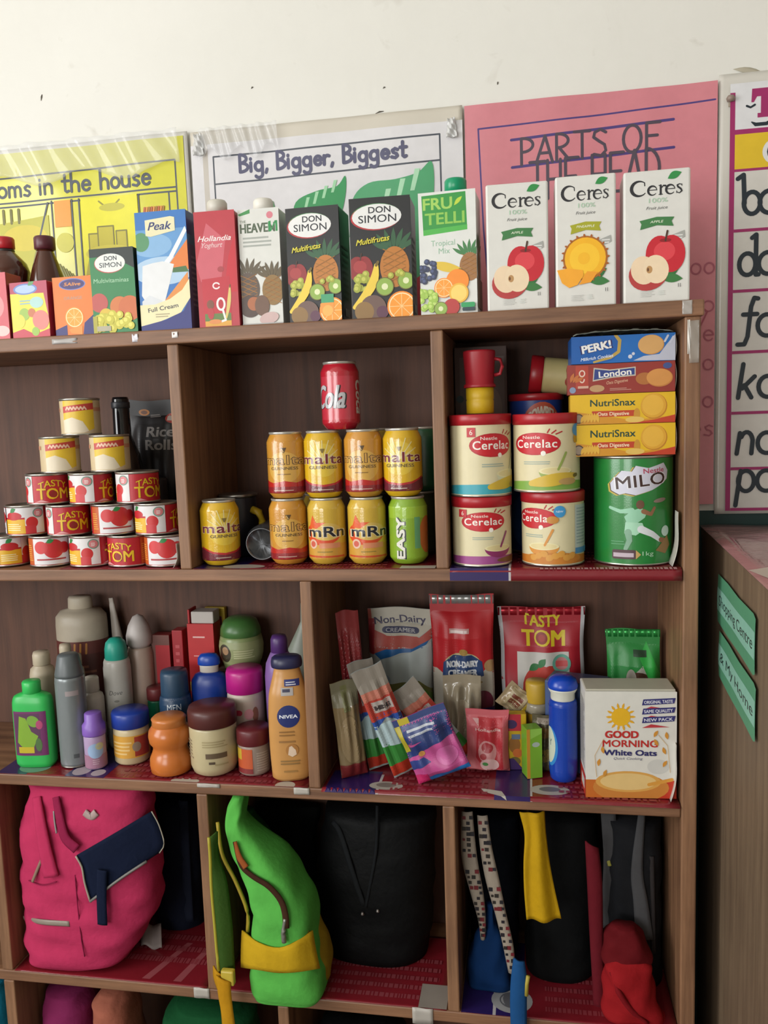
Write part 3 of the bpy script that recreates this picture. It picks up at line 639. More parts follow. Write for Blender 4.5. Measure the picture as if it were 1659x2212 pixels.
def a_peak(a):
    a.rect(0, 0, 1, 1, '2f6fb4'); a.rect(0, .5, 1, .85, '5b92c6'); a.ell(.3, .72, .4, .1, '7fabd2'); a.ell(.1, .75, .16, .08, '4f8a5e'); a.ell(.5, .5, .6, .12, 'a9c4dc')
    a.poly([(.62, .55), (1, .75), (1, .5), (.7, .48)], 'd9782e'); a.poly([(.7, .52), (.95, .53), (1, .48), (.68, .48)], '3f6a3a'); a.poly([(.4, .2), (.98, .48), (.98, .28), (.5, .1)], 'd98a3f')
    a.poly([(.97, .86), (1, .82), (.7, .6), (.58, .54), (.52, .57), (.63, .62)], 'e6e6e6'); a.poly([(.1, .55), (.3, .57), (.5, .58), (.72, .55), (.62, .4), (.5, .24), (.18, .2), (.05, .3)], 'dadbdc'); a.poly([(.05, .25), (.2, .3), (.45, .25), (.4, .1), (.05, .1)], 'cfd2d6')
    a.poly([(0, .02), (0, .22), (.3, .22), (.6, .26), (.85, .33), (1, .42), (1, .26), (.8, .14), (.5, .09)], 'e2d9ac'); a.poly([(0, 0), (1, 0), (1, .26), (.85, .15), (.5, .085), (0, .04)], '252a72')
    a.text('Full Cream', .46, .17, .035, '3c3a44', w=.6, bold=.02, rot=7); a.bars(.3, .6, .11, .15, 2, 'a89c7a')
    a.poly([(.2, .8), (.3, .79), (.78, .83), (.78, .94), (.7, .95), (.2, .93)], 'ddd6ae'); a.text('Peak', .48, .845, .065, '28336a', w=.46, shear=.3, bold=.02)
carton('milk_carton', 'tall blue milk carton showing a pouring jug of milk', 'carton', 298, 408, 455, 715, .008, .072, z1, M('2c2f6e', .3), a_peak, rz=.0, bev=.002, side=lambda a: (a.rect(0, 0, 1, .72, '5a5170'), a.rect(0, .72, 1, .8, '3b6c8c'), a.bars(.15, .85, .2, .65, 10, '8a8298')))
def a_don2(a):
    a.rect(0, 0, 1, 1, '2a7a45'); a.rect(0, .9, 1, 1, '16261e'); a.poly([(.5, .9), (1, .75), (1, 1), (.4, 1)], '1c2421'); a.ell(.45, .82, .35, .115, 'b64a44'); a.ell(.46, .825, .345, .11, 'd9dbd6')
    a.text('DON', .48, .855, .05, '2d3036', w=.28, bold=.02); a.text('SIMON', .47, .775, .055, '2d3036', w=.5, bold=.008); a.text('Multivitaminas', .46, .595, .05, '9cc7a2', w=.8, shear=.1, bold=.01)
    a.circ(.16, .36, .2, 'b5504a'); a.ell(.6, .38, .14, .05, '235f3a'); a.circ(.62, .3, .22, 'c9743c'); a.circ(.85, .28, .26, 'c4683a'); a.circ(.3, .2, .16, 'd0b23c')
    a.grapes(.35, .12, .1, 'bdb53a', 'd8d05a', 14, 3, 1.8); a.grapes(.7, .14, .08, 'c2bb42', 'dcd668', 10, 2, 1.6); a.rect(0, 0, .1, .2, 'a8a03a'); a.rect(.08, .02, .4, .08, 'a9a28a')
carton('juice_carton', 'small green and black juice carton with white oval, beside the tall milk carton', 'carton', 198, 293, 535, 722, .004, .055, z1, M('1f3a2a', .3), a_don2, rz=.0)
def a_five(a):
    a.rect(0, 0, 1, 1, 'df7420'); a.ell(.5, .87, .34, .1, '6a76b4'); a.ell(.5, .87, .31, .085, '3b2a66'); a.text('5Alive', .5, .845, .055, 'd98a3c', w=.42, bold=.03, shear=.2); a.text('ORANGE', .5, .61, .05, 'b38a72', w=.46, bold=.03)
    a.poly([(0, 0), (0, .1), (.3, .18), (.3, 0)], '2a2468'); a.poly([(1, 0), (1, .34), (.75, .2), (.7, 0)], '2a2468'); a.orange(.5, .3, .24); a.poly([(.35, .1), (.7, .16), (.68, .0), (.4, .03)], 'e08a35')
carton('juice_carton', 'small orange juice carton with purple oval and an orange slice', 'carton', 117, 203, 597, 728, .008, .045, z1, M('df7420', .35), a_five, rz=-.02)
def a_berry(a):
    a.rect(0, 0, 1, 1, 'dcc832'); a.poly([(0, 1), (1, 1), (1, .3), (.9, .78), (0, .8)], 'a82c48'); a.ell(.42, .87, .32, .1, '5e78b4'); a.ell(.42, .87, .27, .075, '9fb4d8'); a.leaf(.5, .93, .2, 30, '4a8a4a')
    a.bars(.25, .75, .6, .7, 2, '7fa8b4'); a.ell(.7, .62, .18, .1, '9fc3bd'); a.circ(.35, .42, .14, '8fae3c'); a.circ(.55, .44, .1, 'b8663a'); a.circ(.78, .3, .22, 'd8746a'); a.circ(.2, .3, .16, 'd0c43a')
    a.poly([(0, 0), (1, 0), (1, .14), (.6, .05), (.3, .16), (0, .1)], 'b82a3c'); a.circ(.62, .1, .1, '8cae3a')
carton('juice_carton', 'small yellow and pink fruit carton with a blue oval, beside the orange carton', 'carton', 24, 110, 608, 735, .006, .045, z1, M('a82c48', .35), a_berry, rz=-.09)
def a_redc(a): a.poly([(.3, 0), (1, 0), (1, 1), (.5, 1)], 'c75660'); a.ell(.6, .5, .3, .2, 'd88a8c'); a.ell(.8, .12, .2, .08, 'e0b8b4')
carton('juice_carton', 'pink red carton at the foot of the red-capped brown bottle', 'carton', -62, 17, 590, 738, .006, .045, z1, M('a83a44', .3), a_redc)
def bottle(name, label, px, yt, Y, z0, prof, m, capprof, capm, cat='bottle', rz=0, n=36, sy=1, X=None, group=None):
    """lathe bottle; prof in fractions of height, radius in metres"""
    p = at(px, yt, Y); x = p.x if X is None else X; H = p.z-z0
    t = T(name, label, cat, (x, Y, z0), (0, 0, rz), group)
    pr = [(r, z*H) for r, z in prof]; MB().lathe(pr, m, n, sy=sy).build('bottle_body', t)
    if capprof: MB().lathe([(r, z*H) for r, z in capprof], capm, n, sy=sy if sy > .8 else .9).build('bottle_cap', t)
    DIM[t] = (pr, H); return t
MALT = M('4a2416', .12, coat=.4)
t = bottle('malt_bottle', 'brown plastic bottle with a bright red cap behind the pink red carton', 8, 514, .10, z1, [(.028, 0), (.033, .03), (.033, .5), (.038, .6), (.041, .68), (.036, .76), (.024, .83), (.014, .88), (.013, .9)], MALT, [(.015, .89), (.018, .90), (.018, .985), (.016, 1), (.001, 1.0)], M('b01f2a', .35))
pr, H = DIM[t]; MB().lathe([(.0155, .86*H), (.017, .865*H), (.017, .885*H), (.0155, .89*H)], '1e1614', 24).build('tamper_ring', t)
t = bottle('malt_bottle', 'brown plastic bottle with a dark maroon cap behind the small cartons', 95, 512, .115, z1, [(.028, 0), (.032, .03), (.033, .4), (.032, .52), (.03, .6), (.023, .74), (.0155, .85), (.014, .88)], MALT, [(.016, .875), (.0185, .885), (.0185, .985), (.0165, 1), (.001, 1.0)], M('54202a', .4))
# tape scraps on the front edge of the top board
for i, (x0, x1, y0, y1, c, lab) in enumerate(((112, 166, 733, 744, 'a8a3a0', 'long'), (285, 298, 722, 739, 'd5d2da', 'crinkled'), (371, 384, 717, 730, 'dcd8d6', 'crumpled'))):
    a = at(x0, (y0+y1)/2, -.005); b = at(x1, (y0+y1)/2, -.005); h = at(x0, y0, -.005).z-at(x0, y1, -.005).z; sl = -.03
    zc = min(a.z, z1-h/2-.002)
    tag(MB().shell(lambda u, v: (a.x+(b.x-a.x)*u, -.0048-.0012*sin(u*5)*sin(v*4+i), zc-h/2+v*h+sl*0), 8, 3, M(c, .25), .0004).build('tape_scrap'),
        ('long grey tape strip on the top board edge under the orange carton', 'crinkled clear tape bit on the board edge under the green carton', 'crumpled clear tape bit on the board edge under the red yoghurt carton')[i], 'tape')

# ================================================================== second row, left: pyramid of tins
z2 = Z[2]+.001
SILVER = M('b9b5ac', .28, metal=.85); STEEL = M('8e8a84', .3, metal=.9)
def tin_parts(t, r, h, col, lid=None, seg=44, rim=.0022, ribs=0):
    prof = [(r-.002, 0), (r+.0008, .0005), (r+.0012, .002), (r, .0042)]
    if ribs:
        for i in range(ribs):
            z = .012+i*(h-.024)/(ribs-1); prof += [(r, z-.0022), (r-.0007, z), (r, z+.0022)]
    prof += [(r, h-.0042)]
    MB().lathe(prof, col, seg).build('tin_body', t)
    MB().lathe([(r-.002, -.0002), (r+.001, 0), (r+.0013, .002), (r+.0002, .0036)], SILVER, seg, closed=False).build('bottom_rim', t)
    MB().lathe([(r+.0002, h-.0036), (r+.0013, h-.002), (r+.001, h), (r-.001, h), (r-.0015, h-.003), (.001, h-.003)], SILVER, seg, closed=False).build('top_rim', t)
def wrapA(r, h, m=.004): return Art(2*pi*r, h-2*m)
def tomato_art(a):
    D = 1/360.
    a.rect(0, 0, 1, 1, 'b01c28')
    # yellow panel 0-60, white tomato panel 60-115, red word panel 115-235, orange 235-265, white panel with big tomato 265-360
    a.rect(0, .62, 62*D, 1, 'd5d2d4'); a.rect(0, 0, 62*D, .55, 'd9a823'); a.ell(30*D, .68, 24*D, .16, 'b8232a'); a.leaf(20*D, .82, .06, 30, '2c7a3e'); a.bars(6*D, 56*D, .12, .42, 4, 'eadba6')
    a.rect(62*D, 0, 115*D, 1, 'd8d4d4'); a.circ(80*D, .42, .045, 'c22a2c'); a.rect(62*D, 0, 90*D, .3, 'c3353a'); a.ell(98*D, .78, 15*D, .19, '6d8f80'); a.ell(98*D, .78, 12*D, .15, 'c9777a'); a.bars(92*D, 104*D, .7, .85, 3, 'e8dcd8')
    a.text('TASTY', 172*D, .60, .24, 'd8b31f', w=76*D, bold=.02, bend=.5); a.text('TOM', 172*D, .12, .40, 'dcb41c', w=86*D, bold=.02); a.circ(173*D, .30, .026, '8a1d1c'); a.poly([(120*D, 0), (160*D, 0), (140*D, .1)], 'cf8a8a')
    a.rect(235*D, 0, 262*D, 1, 'b9541f'); a.bars(238*D, 258*D, .15, .8, 8, 'd4923c')
    a.rect(262*D, 0, 1, 1, 'd6d2d4'); a.circ(318*D, .6, .075, 'bf2a2e'); a.circ(285*D, .66, .05, 'c73438'); a.circ(345*D, .62, .045, 'b92a2e'); a.leaf(300*D, .84, .06, 20, '2f7f42'); a.bars(272*D, 350*D, .16, .3, 1, 'a3343a')
def milk_art(a):
    a.rect(0, 0, 1, 1, 'c9b48f'); D = 1/360.
    for o in (0, 180):
        a.rect((o+0)*D, 0, (o+95)*D, 1, 'd8b32c'); a.poly([((o+0)*D, .62), ((o+95)*D, .72), ((o+95)*D, .92), ((o+0)*D, .82)], 'b63a30'); a.stroke([((o+12+k*5)*D, .72+.08*(k % 2)) for k in range(13)], .012, 'e3b9a0')
        a.poly([((o+0)*D, 0), ((o+80)*D, 0), ((o+60)*D, .35), ((o+30)*D, .48), ((o+0)*D, .4)], 'd9cbb2'); a.poly([((o+62)*D, .0), ((o+95)*D, .0), ((o+95)*D, .12)], 'c2a98a'); a.rect((o+95)*D, .66, (o+160)*D, .78, 'c28a6c')
TR, THt = .0365, .0545
def view_ang(x, y): return atan2(0-x, y+1.3)*1.0
rows = [  # photo x-range of each tin, art angle facing the viewer (degrees), row heights
 [(-28, 63, 28), (66, 155, 312), (157, 240, 92), (240, 322, 205), (320, 404, 318)],
 [(12, 104, 70), (104, 196, 160), (199, 292, 300), (292, 385, 92)],
 [(55, 148, 160), (148, 248, 108), (250, 345, 138)]]
proto = None; ordn = ['first', 'second', 'third', 'fourth', 'fifth']; YT = .05
names = ['bottom row', 'second row', 'third row']; zc = z2+.0015
for r, row in enumerate(rows):
    for i, (x0, x1, ang) in enumerate(row):
        yp = (1180, 1112, 1042)[r]; X = at((x0+x1)/2, yp, YT).x
        lab = 'red tomato tin, %s of the tin pyramid, %s from the wooden divider' % (names[r], ordn[len(row)-1-i])
        rot = (0, 0, radians(-ang)+view_ang(X, YT)); yy = YT+random.uniform(-.004, .004)
        if proto is None:
            proto = T('tomato_tin', lab, 'tin', (X, yy, zc), rot, 'tomato tins in the pyramid'); tin_parts(proto, TR, THt, 'b01c28')
            A = wrapA(TR, THt); tomato_art(A); A.wrap('printed_label', proto, lambda z: TR, .004, pi, maxe=.007)
        else: dup(proto, (X, yy, zc), rot, lab)
    zc += THt+.0012
MR, MH = .0335, .064
mp = None
for (x0, x1, yp, ang, lab, rr) in ((86, 172, 968, 45, 'cream and yellow milk tin on the tomato tins, farther from the wooden divider', 0), (194, 280, 965, 50, 'cream and yellow milk tin on the tomato tins, nearer the wooden divider', 0), (131, 215, 888, 55, 'cream and yellow milk tin at the very top of the tin pyramid', 1)):
    X = at((x0+x1)/2, yp, YT).x; rot = (0, 0, radians(-ang)+view_ang(X, YT)); L = (X, YT, zc+rr*(MH+.0012))
    if mp is None:
        mp = T('milk_tin', lab, 'tin', L, rot, 'milk tins on the pyramid'); tin_parts(mp, MR, MH, 'c9b48f'); A = wrapA(MR, MH); milk_art(A); A.wrap('printed_label', mp, lambda z: MR, .004, pi, maxe=.007)
    else: dup(mp, L, rot, lab)
# behind the pyramid
t = bottle('dark_bottle', 'tall black glass bottle behind the tin pyramid', 259, 858, .155, z2, [(.03, 0), (.034, .02), (.034, .55), (.03, .64), (.0165, .76), (.0155, .985), (.014, 1)], M('15161a', .08, coat=.5), None, None)
pr, H = DIM[t]; MB().lathe([(.0165, .93*H), (.0172, .935*H), (.0172, .965*H), (.0165, .97*H)], '2b2d33', 24).build('neck_ring', t)

def CM(h): return M(h, .2, coat=.6, bump=.22, bscale=34)
# a dark snack bag standing behind the pyramid
def pouch_fn(W, H, Tk, seed=0, gus=.12, seal=.1, wr=.0025):
    """front surface of a filled pouch: returns f(u,v) -> (x, half thickness)"""
    def h(u, v):
        e = max(0, 1-(2*u-1)**2)**.55
        b = min(1, v/gus)**.6 if v < gus else 1
        q = 1 if v < 1-seal*2.6 else max(0, (1-seal-v)/(seal*1.6))
        return max(.0006, Tk/2*e*b*q**.8*(.85+.15*sin(v*5+seed)))
    def f(u, v, o=0):
        x = (u-.5)*W*(1-.05*sin(v*pi)+.012*sin(v*13+seed)); k = wr*(sin(u*11+v*7+seed)*sin(v*9-u*5+seed*2)+.6*sin(u*23+seed)*sin(v*3))*min(1, h(u, v)/(Tk*.2))
        z = v*H*(1+.008*sin(u*6+seed)*v)
        return (x, -h(u, v)-k-o, z)
    def back(u, v): 
        x, y, z = f(u, v); return (x, h(u, v)*.8, z)
    return f, back
def pouch(name, label, cat, base, top, W, Tk, Y, body, art=None, seed=0, rz=0, rx=0, gus=.12, seal=.1, wr=.0025, rough=.25, sealcol=None, z0=None, H=None, coat=.4, trans=0, alpha=1):
    """filled packet between two photo pixels (bottom middle, top middle) at depth Y"""
    b = at(base[0], base[1], Y); tp = at(top[0], top[1], Y)
    if z0 is not None: b.z = z0
    L = (tp-b).length if H is None else H; ry = atan2(tp.x-b.x, tp.z-b.z)
    lift = abs(sin(ry))*W/2 if z0 is not None else 0
    t = T(name, label, cat, (b.x, Y, b.z+lift*.9), (rx, ry, rz))
    f, bk = pouch_fn(W, L, Tk, seed, gus, seal, wr); mb = MB(); m = M(body, rough, coat=coat, trans=trans, alpha=alpha)
    mb.grid(lambda u, v: f(u, v), 36, 48, m); mb.grid(lambda u, v: bk(1-u, v), 12, 16, m)
    bm_ = mb.build('packet_body', t)
    if art:
        A = Art(W, L); art(A); A.out(MB(), lambda u, v, o: f(u, v, o), .0045, .0009, .00008).build('packet_print', t, recalc=False)
    if sealcol: MB().shell(lambda u, v: ((u-.5)*W, -.0018+.0006*sin(u*60), L*(1-seal*.55)+v*L*seal*.55), 30, 2, M(sealcol, .25, metal=.5), .0012).build('top_seal', t)
    DIM[t] = (f, L); return t
def a_rice(a):
    a.rect(0, 0, 1, 1, '1b1718'); a.text('Rice', .62, .56, .12, '8f8b88', w=.5, bold=.02); a.text('Rolls', .64, .40, .12, '8f8b88', w=.56, bold=.02)
    a.circ(.28, .86, .1, 'b8742c'); a.circ(.28, .86, .06, '6a3a1c'); a.circ(.84, .78, .16, 'a33c34'); a.rect(.72, .75, 1, .81, 'b8aca2'); a.bars(.4, .62, .8, .84, 2, '8c8580'); a.lift(.55)
z2b = z2+.001
pouch('snack_bag', 'black rice roll snack bag behind the tin pyramid beside the divider', 'bag', (342, 1195), (338, 868), .115, .036, .219, '171415', a_rice, 3, z0=z2b, rough=.35, coat=.1)
p = at(368, 1060, .2); tag(MB().lathe([(.02, 0), (.024, .002), (.024, .02), (.023, .14), (.022, .145), (.001, .146)], M('26262a', .5), 20, c=(p.x-.012, .16, z2b)).build('dark_jar'), 'small dark jar behind the tomato tins next to the divider', 'jar')

# ================================================================== second row, middle: drink cans
CR, CH = .0325, .113
CAN = [(.0235, 0), (.0245, .0004), (.0262, .002), (.0318, .0092), (.0325, .0115), (.0325, .0955), (.0318, .0985), (.0275, .1075), (.0268, .109)]
def can(label, X, Y, z, body, art, ang=0, lidc='c6c2b8', group='drink cans', r=1, name='drink_can', rot=None):
    t = T(name, label, 'can', (X, Y, z), rot or (0, 0, view_ang(X, Y)+radians(-ang)), group)
    MB().lathe([(q*r, zz) for q, zz in CAN], CM(body), 44).build('can_body', t)
    MB().lathe([(.0266*r, .1085), (.0278*r, .1098), (.0282*r, .1122), (.0274*r, .113), (.0262*r, .1122), (.0256*r, .109), (.001, .109)], M(lidc, .3, metal=.6), 36, closed=False).build('can_lid', t)
    MB().rbox((0, .004, .1100), (.013, .024, .0014), M('a9a59c', .3, metal=.7), .0006).build('pull_tab', PENDING[-1])
    if art:
        A = Art(2*pi*CR*r, .0875); art(A); A.wrap('printed_label', t, lambda zz: prof_r(CAN)(zz)*r, .0095, 0, maxe=.006)
    return t
# art is drawn with x=.5 facing front
def a_malta_y(a):
    a.rect(0, 0, 1, 1, CM('cfa61f')); a.ell(.5, .62, .14, .32, CM('d8b83c')); a.poly([(0, 0), (1, 0), (1, .2), (.72, .25), (.6, .14), (.5, .11), (.4, .14), (.28, .25), (0, .2)], CM('6a2530')); a.poly([(.28, .25), (.4, .14), (.5, .11), (.6, .14), (.72, .25), (.72, .28), (.6, .18), (.5, .15), (.4, .18), (.28, .28)], CM('b02a2c'))
    for k in range(7): q = radians(30+k*20); a.stroke([(.5, .6), (.5+.16*cos(q), .6+.42*sin(q))], .008, CM('dfcf8e'))
    a.text('malta', .5, .555, .18, CM('e6ddc6'), w=.39, bold=.055, sp=1.08); a.text('malta', .5, .555, .18, CM('70202a'), w=.39, bold=.025, sp=1.08); a.text('GUINNESS', .5, .455, .06, CM('5c4a3a'), w=.24, bold=.01)
    a.poly([(.48, .84), (.52, .84), (.505, .76), (.495, .76)], CM('7d6a34')); a.bars(.42, .58, .05, .08, 1, CM('c9b9a8'))
def a_malta_o(a):
    a.rect(0, 0, 1, 1, CM('c48a34')); a.ell(.5, .5, .15, .3, CM('d0a24c')); a.poly([(0, 0), (1, 0), (1, .24), (.72, .26), (.6, .2), (.5, .24), (.4, .2), (.28, .26), (0, .24)], CM('b3261f')); a.poly([(0, 0), (1, 0), (1, .1), (.5, .13), (0, .1)], CM('8a2228'))
    a.text('malta', .5, .56, .17, CM('2c1814'), w=.39, bold=.06, sp=1.1); a.text('malta', .5, .56, .17, CM('cb9a50'), w=.39, bold=.006, sp=1.1); a.text('GUINNESS', .5, .455, .055, CM('4c3a2a'), w=.24, bold=.01)
    a.poly([(.475, .88), (.525, .88), (.505, .78), (.495, .78)], CM('54402a')); a.stroke([(.485, .86), (.5, .8)], .008, CM('c9a25c')); a.bars(.4, .6, .05, .08, 1, CM('cdb0a0')); a.bars(.44, .56, .36, .4, 1, CM('8e6a34'))
def a_maltina(a):
    a.rect(0, 0, 1, 1, CM('c9a63c')); a.rect(0, 0, 1, .3, CM('c9963c')); a.ell(.46, .5, .17, .22, CM('cf4a24')); a.ell(.5, .54, .14, .17, CM('cfae5a')); a.poly([(.34, .62), (.38, .86), (.42, .7), (.5, .72), (.42, .6)], CM('d85a2a'))
    a.text('mRn', .5, .44, .2, CM('dccfae'), w=.36, bold=.07); a.text('mRn', .5, .445, .19, CM('1c1c26'), w=.33, bold=.03); a.circ(.38, .3, .04, CM('d9b6a0')); a.circ(.38, .3, .025, CM('c75a4a')); a.rect(.44, .22, .62, .32, CM('cf8560')); a.stroke([(.3, .06), (.66, .05)], .015, CM('c24a28')); a.bars(.42, .56, .14, .18, 1, CM('8f7a34'))
def a_easy(a):
    a.rect(0, 0, 1, 1, CM('7fa32c')); a.rect(0, .78, 1, 1, CM('92b436')); a.ell(.68, .45, .09, .36, CM('b5652c')); a.rect(.55, .2, .6, .8, CM('5d9a6a'))
    a.text('EASY', .475, .40, .155*1.0, CM('232a2c'), w=.34, bold=.09, rot=90); a.text('EASY', .465, .40, .155, CM('dad8ce'), w=.335, bold=.06, rot=90)
    a.bars(.7, .8, .1, .5, 8, CM('6a7a3a'))
def a_cola(a):
    a.rect(0, 0, 1, 1, CM('b3202f')); a.rect(.3, .08, .62, .9, CM('c03444'))
    a.text('Cola', .40, .3, .42, CM('2a1f22'), w=.29, shear=.35, bold=.035); a.text('Cola', .395, .305, .42, CM('b9b9bc'), w=.28, shear=.35, bold=.02)
    a.text('Coca', .645, .5, .2, CM('c9c2ba'), w=.27, rot=-90, shear=.3, bold=.03)
def cx_(x0, x1, y, Y): return at((x0+x1)/2, y, Y).x
YC = .058
low = [(586, 662, 'd8b65c', a_malta_o, 'orange-gold malt can with red foot in the bottom can row, beside the lying can', 'c48a34'), (667, 747, '', a_maltina, 'pale yellow can with red swirl in the bottom can row, beside the orange-gold can', 'c9a63c'),
       (752, 835, '', a_maltina, 'pale yellow can with red swirl in the bottom can row, beside the green can', 'c9a63c'), (843, 922, '', a_easy, 'green fruit drink can with white vertical lettering beside the divider', '7fa32c')]
LX = []
for i, (x0, x1, _, fn, lab, c) in enumerate(low):
    X = cx_(x0, x1, 1150, YC); LX.append(X); can(lab, X, YC, z2b, c, fn, (0, 4, -8, 0)[i])
up = [(581, 657, a_malta_o, 'orange-gold malt can in the upper can row, farthest from the divider', 'c48a34', 8), (658, 740, a_malta_y, 'yellow malt can in the upper can row between two orange-gold cans', 'cfa61f', 3), (746, 826, a_malta_o, 'orange-gold malt can in the upper can row between two yellow cans', 'c48a34', 6), (829, 911, a_malta_y, 'yellow malt can in the upper can row, nearest the divider', 'cfa61f', 10)]
for x0, x1, fn, lab, c, an in up: can(lab, cx_(x0, x1, 1000, YC), YC, z2b+CH+.0006, c, fn, an)
can('red cola can standing on top of the two rows of malt cans', cx_(696, 776, 868, .07), .07, z2b+2*(CH+.0008), 'b3202f', a_cola, 0)
can('yellow malt can standing alone beside the left divider', cx_(433, 519, 1145, .05), .05, z2b, 'cfa61f', a_malta_y, -12, r=1.03)
# the second rank, mostly hidden
for px, zlev, c, lab, Y in ((700, 1, 'c48a34', 'gold malt can behind the two upper cans left of the cola can', .145), (812, 1, 'b9a03a', 'dull yellow can behind the upper orange-gold can', .145), (915, 1, '1f5a3c', 'dark green can behind the upper yellow can by the divider', .15), (695, 0, 'a88a34', 'dull gold can in the back rank of the bottom can row', .145), (805, 0, '2c4a34', 'dark can in the back rank behind the swirl cans', .145), (908, 0, '39402c', 'dark olive can in the back rank behind the green can', .15)):
    can(lab, min(at(px, 1000 if zlev else 1150, Y).x, -.188), Y, z2b+zlev*(CH+.0006), c, None)
t = T('drink_mug', 'dark tin with a yellow handle behind the lone malt can', 'mug', (-.534, .142, z2b))
MB().lathe([(.03, 0), (.033, .002), (.033, .108), (.031, .112), (.001, .112)], M('22242e', .4), 32).build('mug_body', t)
MB().lathe([(.034, .108), (.036, .110), (.036, .114), (.034, .115), (.001, .115)], STEEL, 32).build('mug_lid', t)
MB().tube([(.030*1, -.012, .035), (.044, -.014, .04), (.05, -.014, .06), (.044, -.014, .08), (.03, -.012, .085)], .0075, M('b99a1f', .4), 10).build('handle', t, 'yellow handle')
p = at(566, 1160, .06)
t = T('lying_can', 'silver-ended can lying on its side between the malt cans', 'can', (p.x-.001, .10, z2b+.0335), (pi/2, 0, radians(4)))
MB().lathe([(q, zz-.06) for q, zz in CAN], M('55575a', .25, metal=.6), 40).build('can_body', t); MB().lathe([(.0266, .0485), (.0282, .0512), (.0274, .053), (.0262, .0522), (.0256, .049), (.001, .049)], M('6a6c6e', .3, metal=.8), 36, closed=False).build('can_lid', t)

# ================================================================== second row, right: cereal tins and biscuit boxes
def big_tin(name, label, x0, x1, yt, yb, Yf, z0, body, art, lid=None, ang=0, ribs=0, H=None, lidh=.011):
    w_ = at(x1, (yt+yb)/2, Yf+.05).x-at(x0, (yt+yb)/2, Yf+.05).x; r = w_/2; Yc = Yf+r; X = (at(x1, (yt+yb)/2, Yc).x+at(x0, (yt+yb)/2, Yc).x)/2
    r *= .975; X = max(X, -.1315+r+.004)+(.004 if x0 > 1100 and x0 < 1270 else 0)
    if H is None: H = at((x0+x1)/2, yt, Yc-r*.6).z-z0
    hh = H-(lidh*.8 if lid else 0)
    t = T(name, label, 'tin', (X, Yc, z0), (0, 0, view_ang(X, Yc)+radians(-ang))); tin_parts(t, r, hh, body, ribs=ribs)
    A = Art(2*pi*r, hh-.008); art(A); A.wrap('printed_label', t, lambda z: r, .004, 0, maxe=.008, base=.0006)
    if lid: MB().lathe([(r+.0008, hh-lidh*.75), (r+.002, hh-lidh*.7), (r+.0022, H-.0015), (r+.001, H), (r-.004, H), (r-.006, H-.0025), (.001, H-.0025)], lid, 44, closed=False).build('plastic_lid', t, 'red plastic lid')
    DIM[t] = (r, H, X, Yc); return t
LIDR = M('a61c26', .35)
def a_cer(v):
    def f(a):
        a.rect(0, 0, 1, 1, 'd5caa4'); bc, bowl = {'b': ('3f9fae', 'cfcfb0'), 'g': ('7da548', '93a552'), 'p': ('9a4a86', '8a2c62'), 'o': ('c9772c', 'cf8c3c')}[v]
        a.rect(0, 0, 1, .09, bc); a.ell(.5, .06, .3, .08, bc)
        lx = {'b': .565, 'g': .445, 'p': .51, 'o': .40}[v]; ly = .68 if v in 'bg' else .72
        a.ell(lx, ly, .125, .165, 'b01d28'); a.ell(lx+.005, ly, .117, .148, 'bf1c28'); a.text('Cerelac', lx, ly-.055, .115, 'e9e4da', w=.21, bold=.02, sp=1.08); a.text('Nestle', lx-.02, ly+.075, .045, 'e6cfc6', w=.09, bold=.02); a.circ(lx+.04, ly-.14, .012, 'e9e4da')
        for k in range(3): a.stroke([(lx+.06+k*.02, ly+.16-k*.012), (lx+.07+k*.03, ly+.21-k*.02)], .006, 'b01d28')
        a.bars(lx-.06, lx+.07, ly-.3, ly-.24, 2, '9aa79a'); 
        bx = {'b': .665, 'g': .545, 'p': .595, 'o': .45}[v]; by = .34 if v != 'p' else .36
        if v == 'p': by = .33
        a.ell(bx, by-.06, .082, .16, bowl, 0, 180, 360); a.ell(bx, by-.06, .082, .06, 'dfd5a8'); a.ell(bx, by-.06, .07, .045, 'd8c894'); a.stroke([(bx+.01, by-.04), (bx+.05, by+.2)], .012, bowl)
        if v in 'bg': a.banana(bx-.12, .1, bx+.1, .2, .06, .0, 'cfae3c'); a.ell(bx+.06, .12, .05, .05, 'b9955c')
        if v == 'g': a.ell(.665, .78, .02, .11, 'b98f2c', -25); a.ell(.69, .76, .02, .1, '5f8a3a', -30); a.circ(.665, .87, .03, '3d8fc4')
        if v == 'o':
            a.rect(.62, .15, .74, .92, 'b9c0bd'); a.bars(.63, .73, .3, .9, 12, '94a0a4'); a.rect(.62, .15, .74, .24, '4d86b8'); a.ell(.5, .08, .16, .1, 'c07a2e'); a.circ(.535, .83, .03, '3d8fc4'); a.text('NEW', .535, .815, .03, 'e6ecf0', w=.035); a.ell(.5, .7, .03, .06, 'c0843a')
            for k in range(8): a.ell(.40+k*.028, .1+.03*(k % 3), .02, .05, 'cf943f', 30*(k % 2))
        if v == 'p': a.ell(.73, .86, .02, .13, '5a4030', -10); a.ell(.7, .06, .12, .05, '7b5230')
        if v in 'bp': a.rect(.37 if v == 'p' else .43, .80, .42 if v == 'p' else .475, .93, 'b8262e'); a.text('6', .395 if v == 'p' else .4525, .83, .07, 'e6ddd0')
    return f
tLL = big_tin('cereal_tin', 'cream baby cereal tin with a purple bowl, under the red and yellow shaker stack', 974, 1102, 1072, 1228, .004, z2b, 'd5caa4', a_cer('p'), LIDR, ribs=6)
tRL = big_tin('cereal_tin', 'cream baby cereal tin with an orange bowl beside the big green tin', 1121, 1257, 1062, 1228, .006, z2b, 'd5caa4', a_cer('o'), LIDR, ribs=6)
r, H, X, Yc = DIM[tLL]
